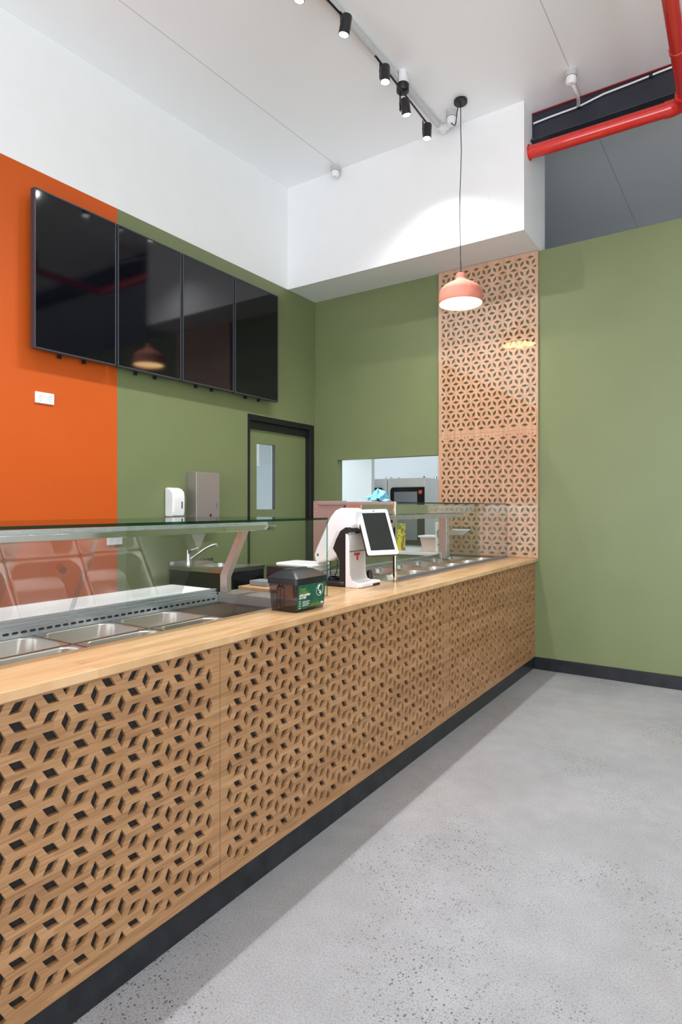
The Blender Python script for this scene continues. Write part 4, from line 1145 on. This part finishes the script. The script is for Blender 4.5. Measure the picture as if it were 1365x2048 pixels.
# label on the customer side
def side_x(z): return X1n - 0.008 * (Zl - z) / (Zl - Zb)
lx = X1n + 0.0012
lz0, lz1 = ZW + 0.012, Zl - 0.002
lab = MB().add([(side_x(lz0) + 0.001, Ya + 0.012, lz0), (side_x(lz0) + 0.001, Yb - 0.012, lz0 + 0.002), (side_x(lz1) + 0.001, Yb - 0.012, lz1), (side_x(lz1) + 0.001, Ya + 0.012, lz1),
                (side_x(lz0) + 0.0004, Ya + 0.012, lz0), (side_x(lz0) + 0.0004, Yb - 0.012, lz0 + 0.002), (side_x(lz1) + 0.0004, Yb - 0.012, lz1), (side_x(lz1) + 0.0004, Ya + 0.012, lz1)],
               [(0, 1, 2, 3), (7, 6, 5, 4), (0, 4, 5, 1), (1, 5, 6, 2), (2, 6, 7, 3), (3, 7, 4, 0)]).build('label', ['label_green'], D)
slope = math.atan2(0.008, Zl - Zb)
def on_label(y, z, e=0.0016):
    # frame on the label face: text x -> +Y, text y -> up the slightly sloping side
    s, c = math.sin(slope), math.cos(slope)
    return Matrix(((0, s, c, side_x(z) + e), (1, 0, 0, y), (0, c, -s, z), (0, 0, 0, 1)))
def text(body, size, Mx, mat, name, parent, xs=1.0, bold=0.0):
    cu = bpy.data.curves.new(name, 'FONT'); cu.body = body; cu.size = size; cu.extrude = 0.0002; cu.offset = bold
    tmp = bpy.data.objects.new(name, cu); COL.objects.link(tmp)
    bpy.context.view_layer.update()
    me = bpy.data.meshes.new_from_object(tmp.evaluated_get(bpy.context.evaluated_depsgraph_get()))
    bpy.data.objects.remove(tmp)
    off = Vector(parent['_w'])
    for v in me.vertices:
        v.co = (Mx @ Vector((v.co.x * xs, v.co.y, v.co.z))) - off
    me.materials.clear(); me.materials.append(MATS[mat])
    o = bpy.data.objects.new(name, me); COL.objects.link(o); o.parent = parent
    return o
LT = Ya + 0.022
text('THINK', 0.0145, on_label(LT, ZW + 0.090), 'leaf_green', 'lettering', lab, 1.0, 0.0003)
text('GLOBALLY', 0.0145, on_label(LT, ZW + 0.078), 'leaf_green', 'lettering', lab, 0.95, 0.0003)
text('ONE NAPKIN', 0.0135, on_label(LT, ZW + 0.066), 'label_white', 'lettering', lab, 0.92, 0.0005)
text('AT A TIME', 0.0110, on_label(LT, ZW + 0.056), 'label_white', 'lettering', lab, 0.92, 0.0005)
sm = MB()
for k in range(4):
    sm.box(0.024, 0.075 - 0.008 * (k % 2), -0.006 * k, -0.006 * k + 0.0018, 0, 0.0004, 0, on_label(LT, ZW + 0.042))
for k in range(4):
    sm.box(0.0, 0.011, -0.009 * k + 0.002, -0.009 * k + 0.0045, 0, 0.0004, 0, on_label(LT, ZW + 0.042))
sm.build('small_print', ['label_white'], lab)
gl = MB(); Mg = on_label(Yb - 0.052, ZW + 0.082)
ringo = [(0.026 * math.cos(a), 0.026 * math.sin(a)) for a in [2 * PI * i / 40 for i in range(40)]]
for i in range(40):
    a, b = ringo[i], ringo[(i + 1) % 40]
    gl.add([(a[0], a[1], 0.0003), (b[0], b[1], 0.0003), (b[0] * 0.93, b[1] * 0.93, 0.0003), (a[0] * 0.93, a[1] * 0.93, 0.0003)], [(0, 1, 2, 3)], 0, Mg)
for pts in ([(-0.018, 0.008), (-0.008, 0.021), (0.002, 0.024), (0.001, 0.017), (-0.006, 0.012), (-0.008, 0.004), (-0.013, 0.001)],
            [(-0.012, -0.002), (-0.004, 0.0), (0.002, -0.003), (-0.005, -0.006)], [(0.003, -0.001), (0.011, -0.004), (0.010, -0.0055), (0.003, -0.003)],
            [(-0.002, -0.010), (0.004, -0.006), (0.011, -0.009), (0.012, -0.016), (0.006, -0.019), (0.003, -0.016), (-0.003, -0.016)]):
    gl.add([(a, b, 0.0003) for a, b in pts], [tuple(range(len(pts)))], 0, Mg)
gl.build('globe_emblem', ['label_white'], lab)
lf = MB()
for k in range(9):
    c = (Yb - 0.115 + 0.008 * k); hgt = 0.010 + 0.008 * ((k * 5) % 4) / 3
    lf.add([(-0.001, 0, 0.0003), (0.001, 0, 0.0003), (0.003, hgt * 0.6, 0.0003), (0, hgt, 0.0003), (-0.002, hgt * 0.6, 0.0003)], [(0, 1, 2, 3, 4)], 0, on_label(c, lz0 + 0.004))
for k in range(5):
    lf.add([(0, 0, 0.0003), (0.006, 0.002, 0.0003), (0.008, 0.008, 0.0003), (0.001, 0.005, 0.0003)], [(0, 1, 2, 3)], 0, on_label(Yb - 0.038 + 0.003 * (k % 2), ZW + 0.072 + 0.008 * k))
lf.build('leaf_print', ['leaf_green'], lab)
mk = MB()
for k in range(6): mk.box(0.0035 * k, 0.0035 * k + 0.0026, 0, 0.006 + 0.002 * (k in (0, 2)), 0, 0.0004, 0, on_label(Yb - 0.040, ZW + 0.022))
mk.box(0, 0.02, -0.004, -0.0028, 0, 0.0004, 0, on_label(Yb - 0.040, ZW + 0.022))
mk.build('small_print', ['label_white'], lab)

# receipt printer, black device behind the napkins
t = thing('receipt_printer', 'black receipt printer with a rounded white lid on the worktop between the display cases', 'printer', (-2.17, 2.80, ZW))
MB().box(-2.325, -2.10, 2.70, 2.93, ZW + 0.0005, 1.052).build('body', ['black_plastic'], t, bevel=0.004)
MB().prism(rrect(-2.285, -2.02, 2.72, 2.93, 0.03, 6), 2, 1.0525, 1.074).build('lid', ['white_plastic'], t, bevel=0.010, smooth=True, seg=4)
MB().box(-2.099, -2.03, 2.72, 2.93, ZW + 0.0005, 1.052).build('front_cover', ['white_plastic'], t, bevel=0.006)
tag(MB().box(-2.33, -2.20, 2.56, 2.66, ZW + 0.0005, ZW + 0.028).build('card_reader', ['grey_case'], bevel=0.004), 'flat dark grey device lying on the worktop behind the napkin dispenser', 'device')

for o in list(bpy.data.objects):
    if '_w' in o: del o['_w']
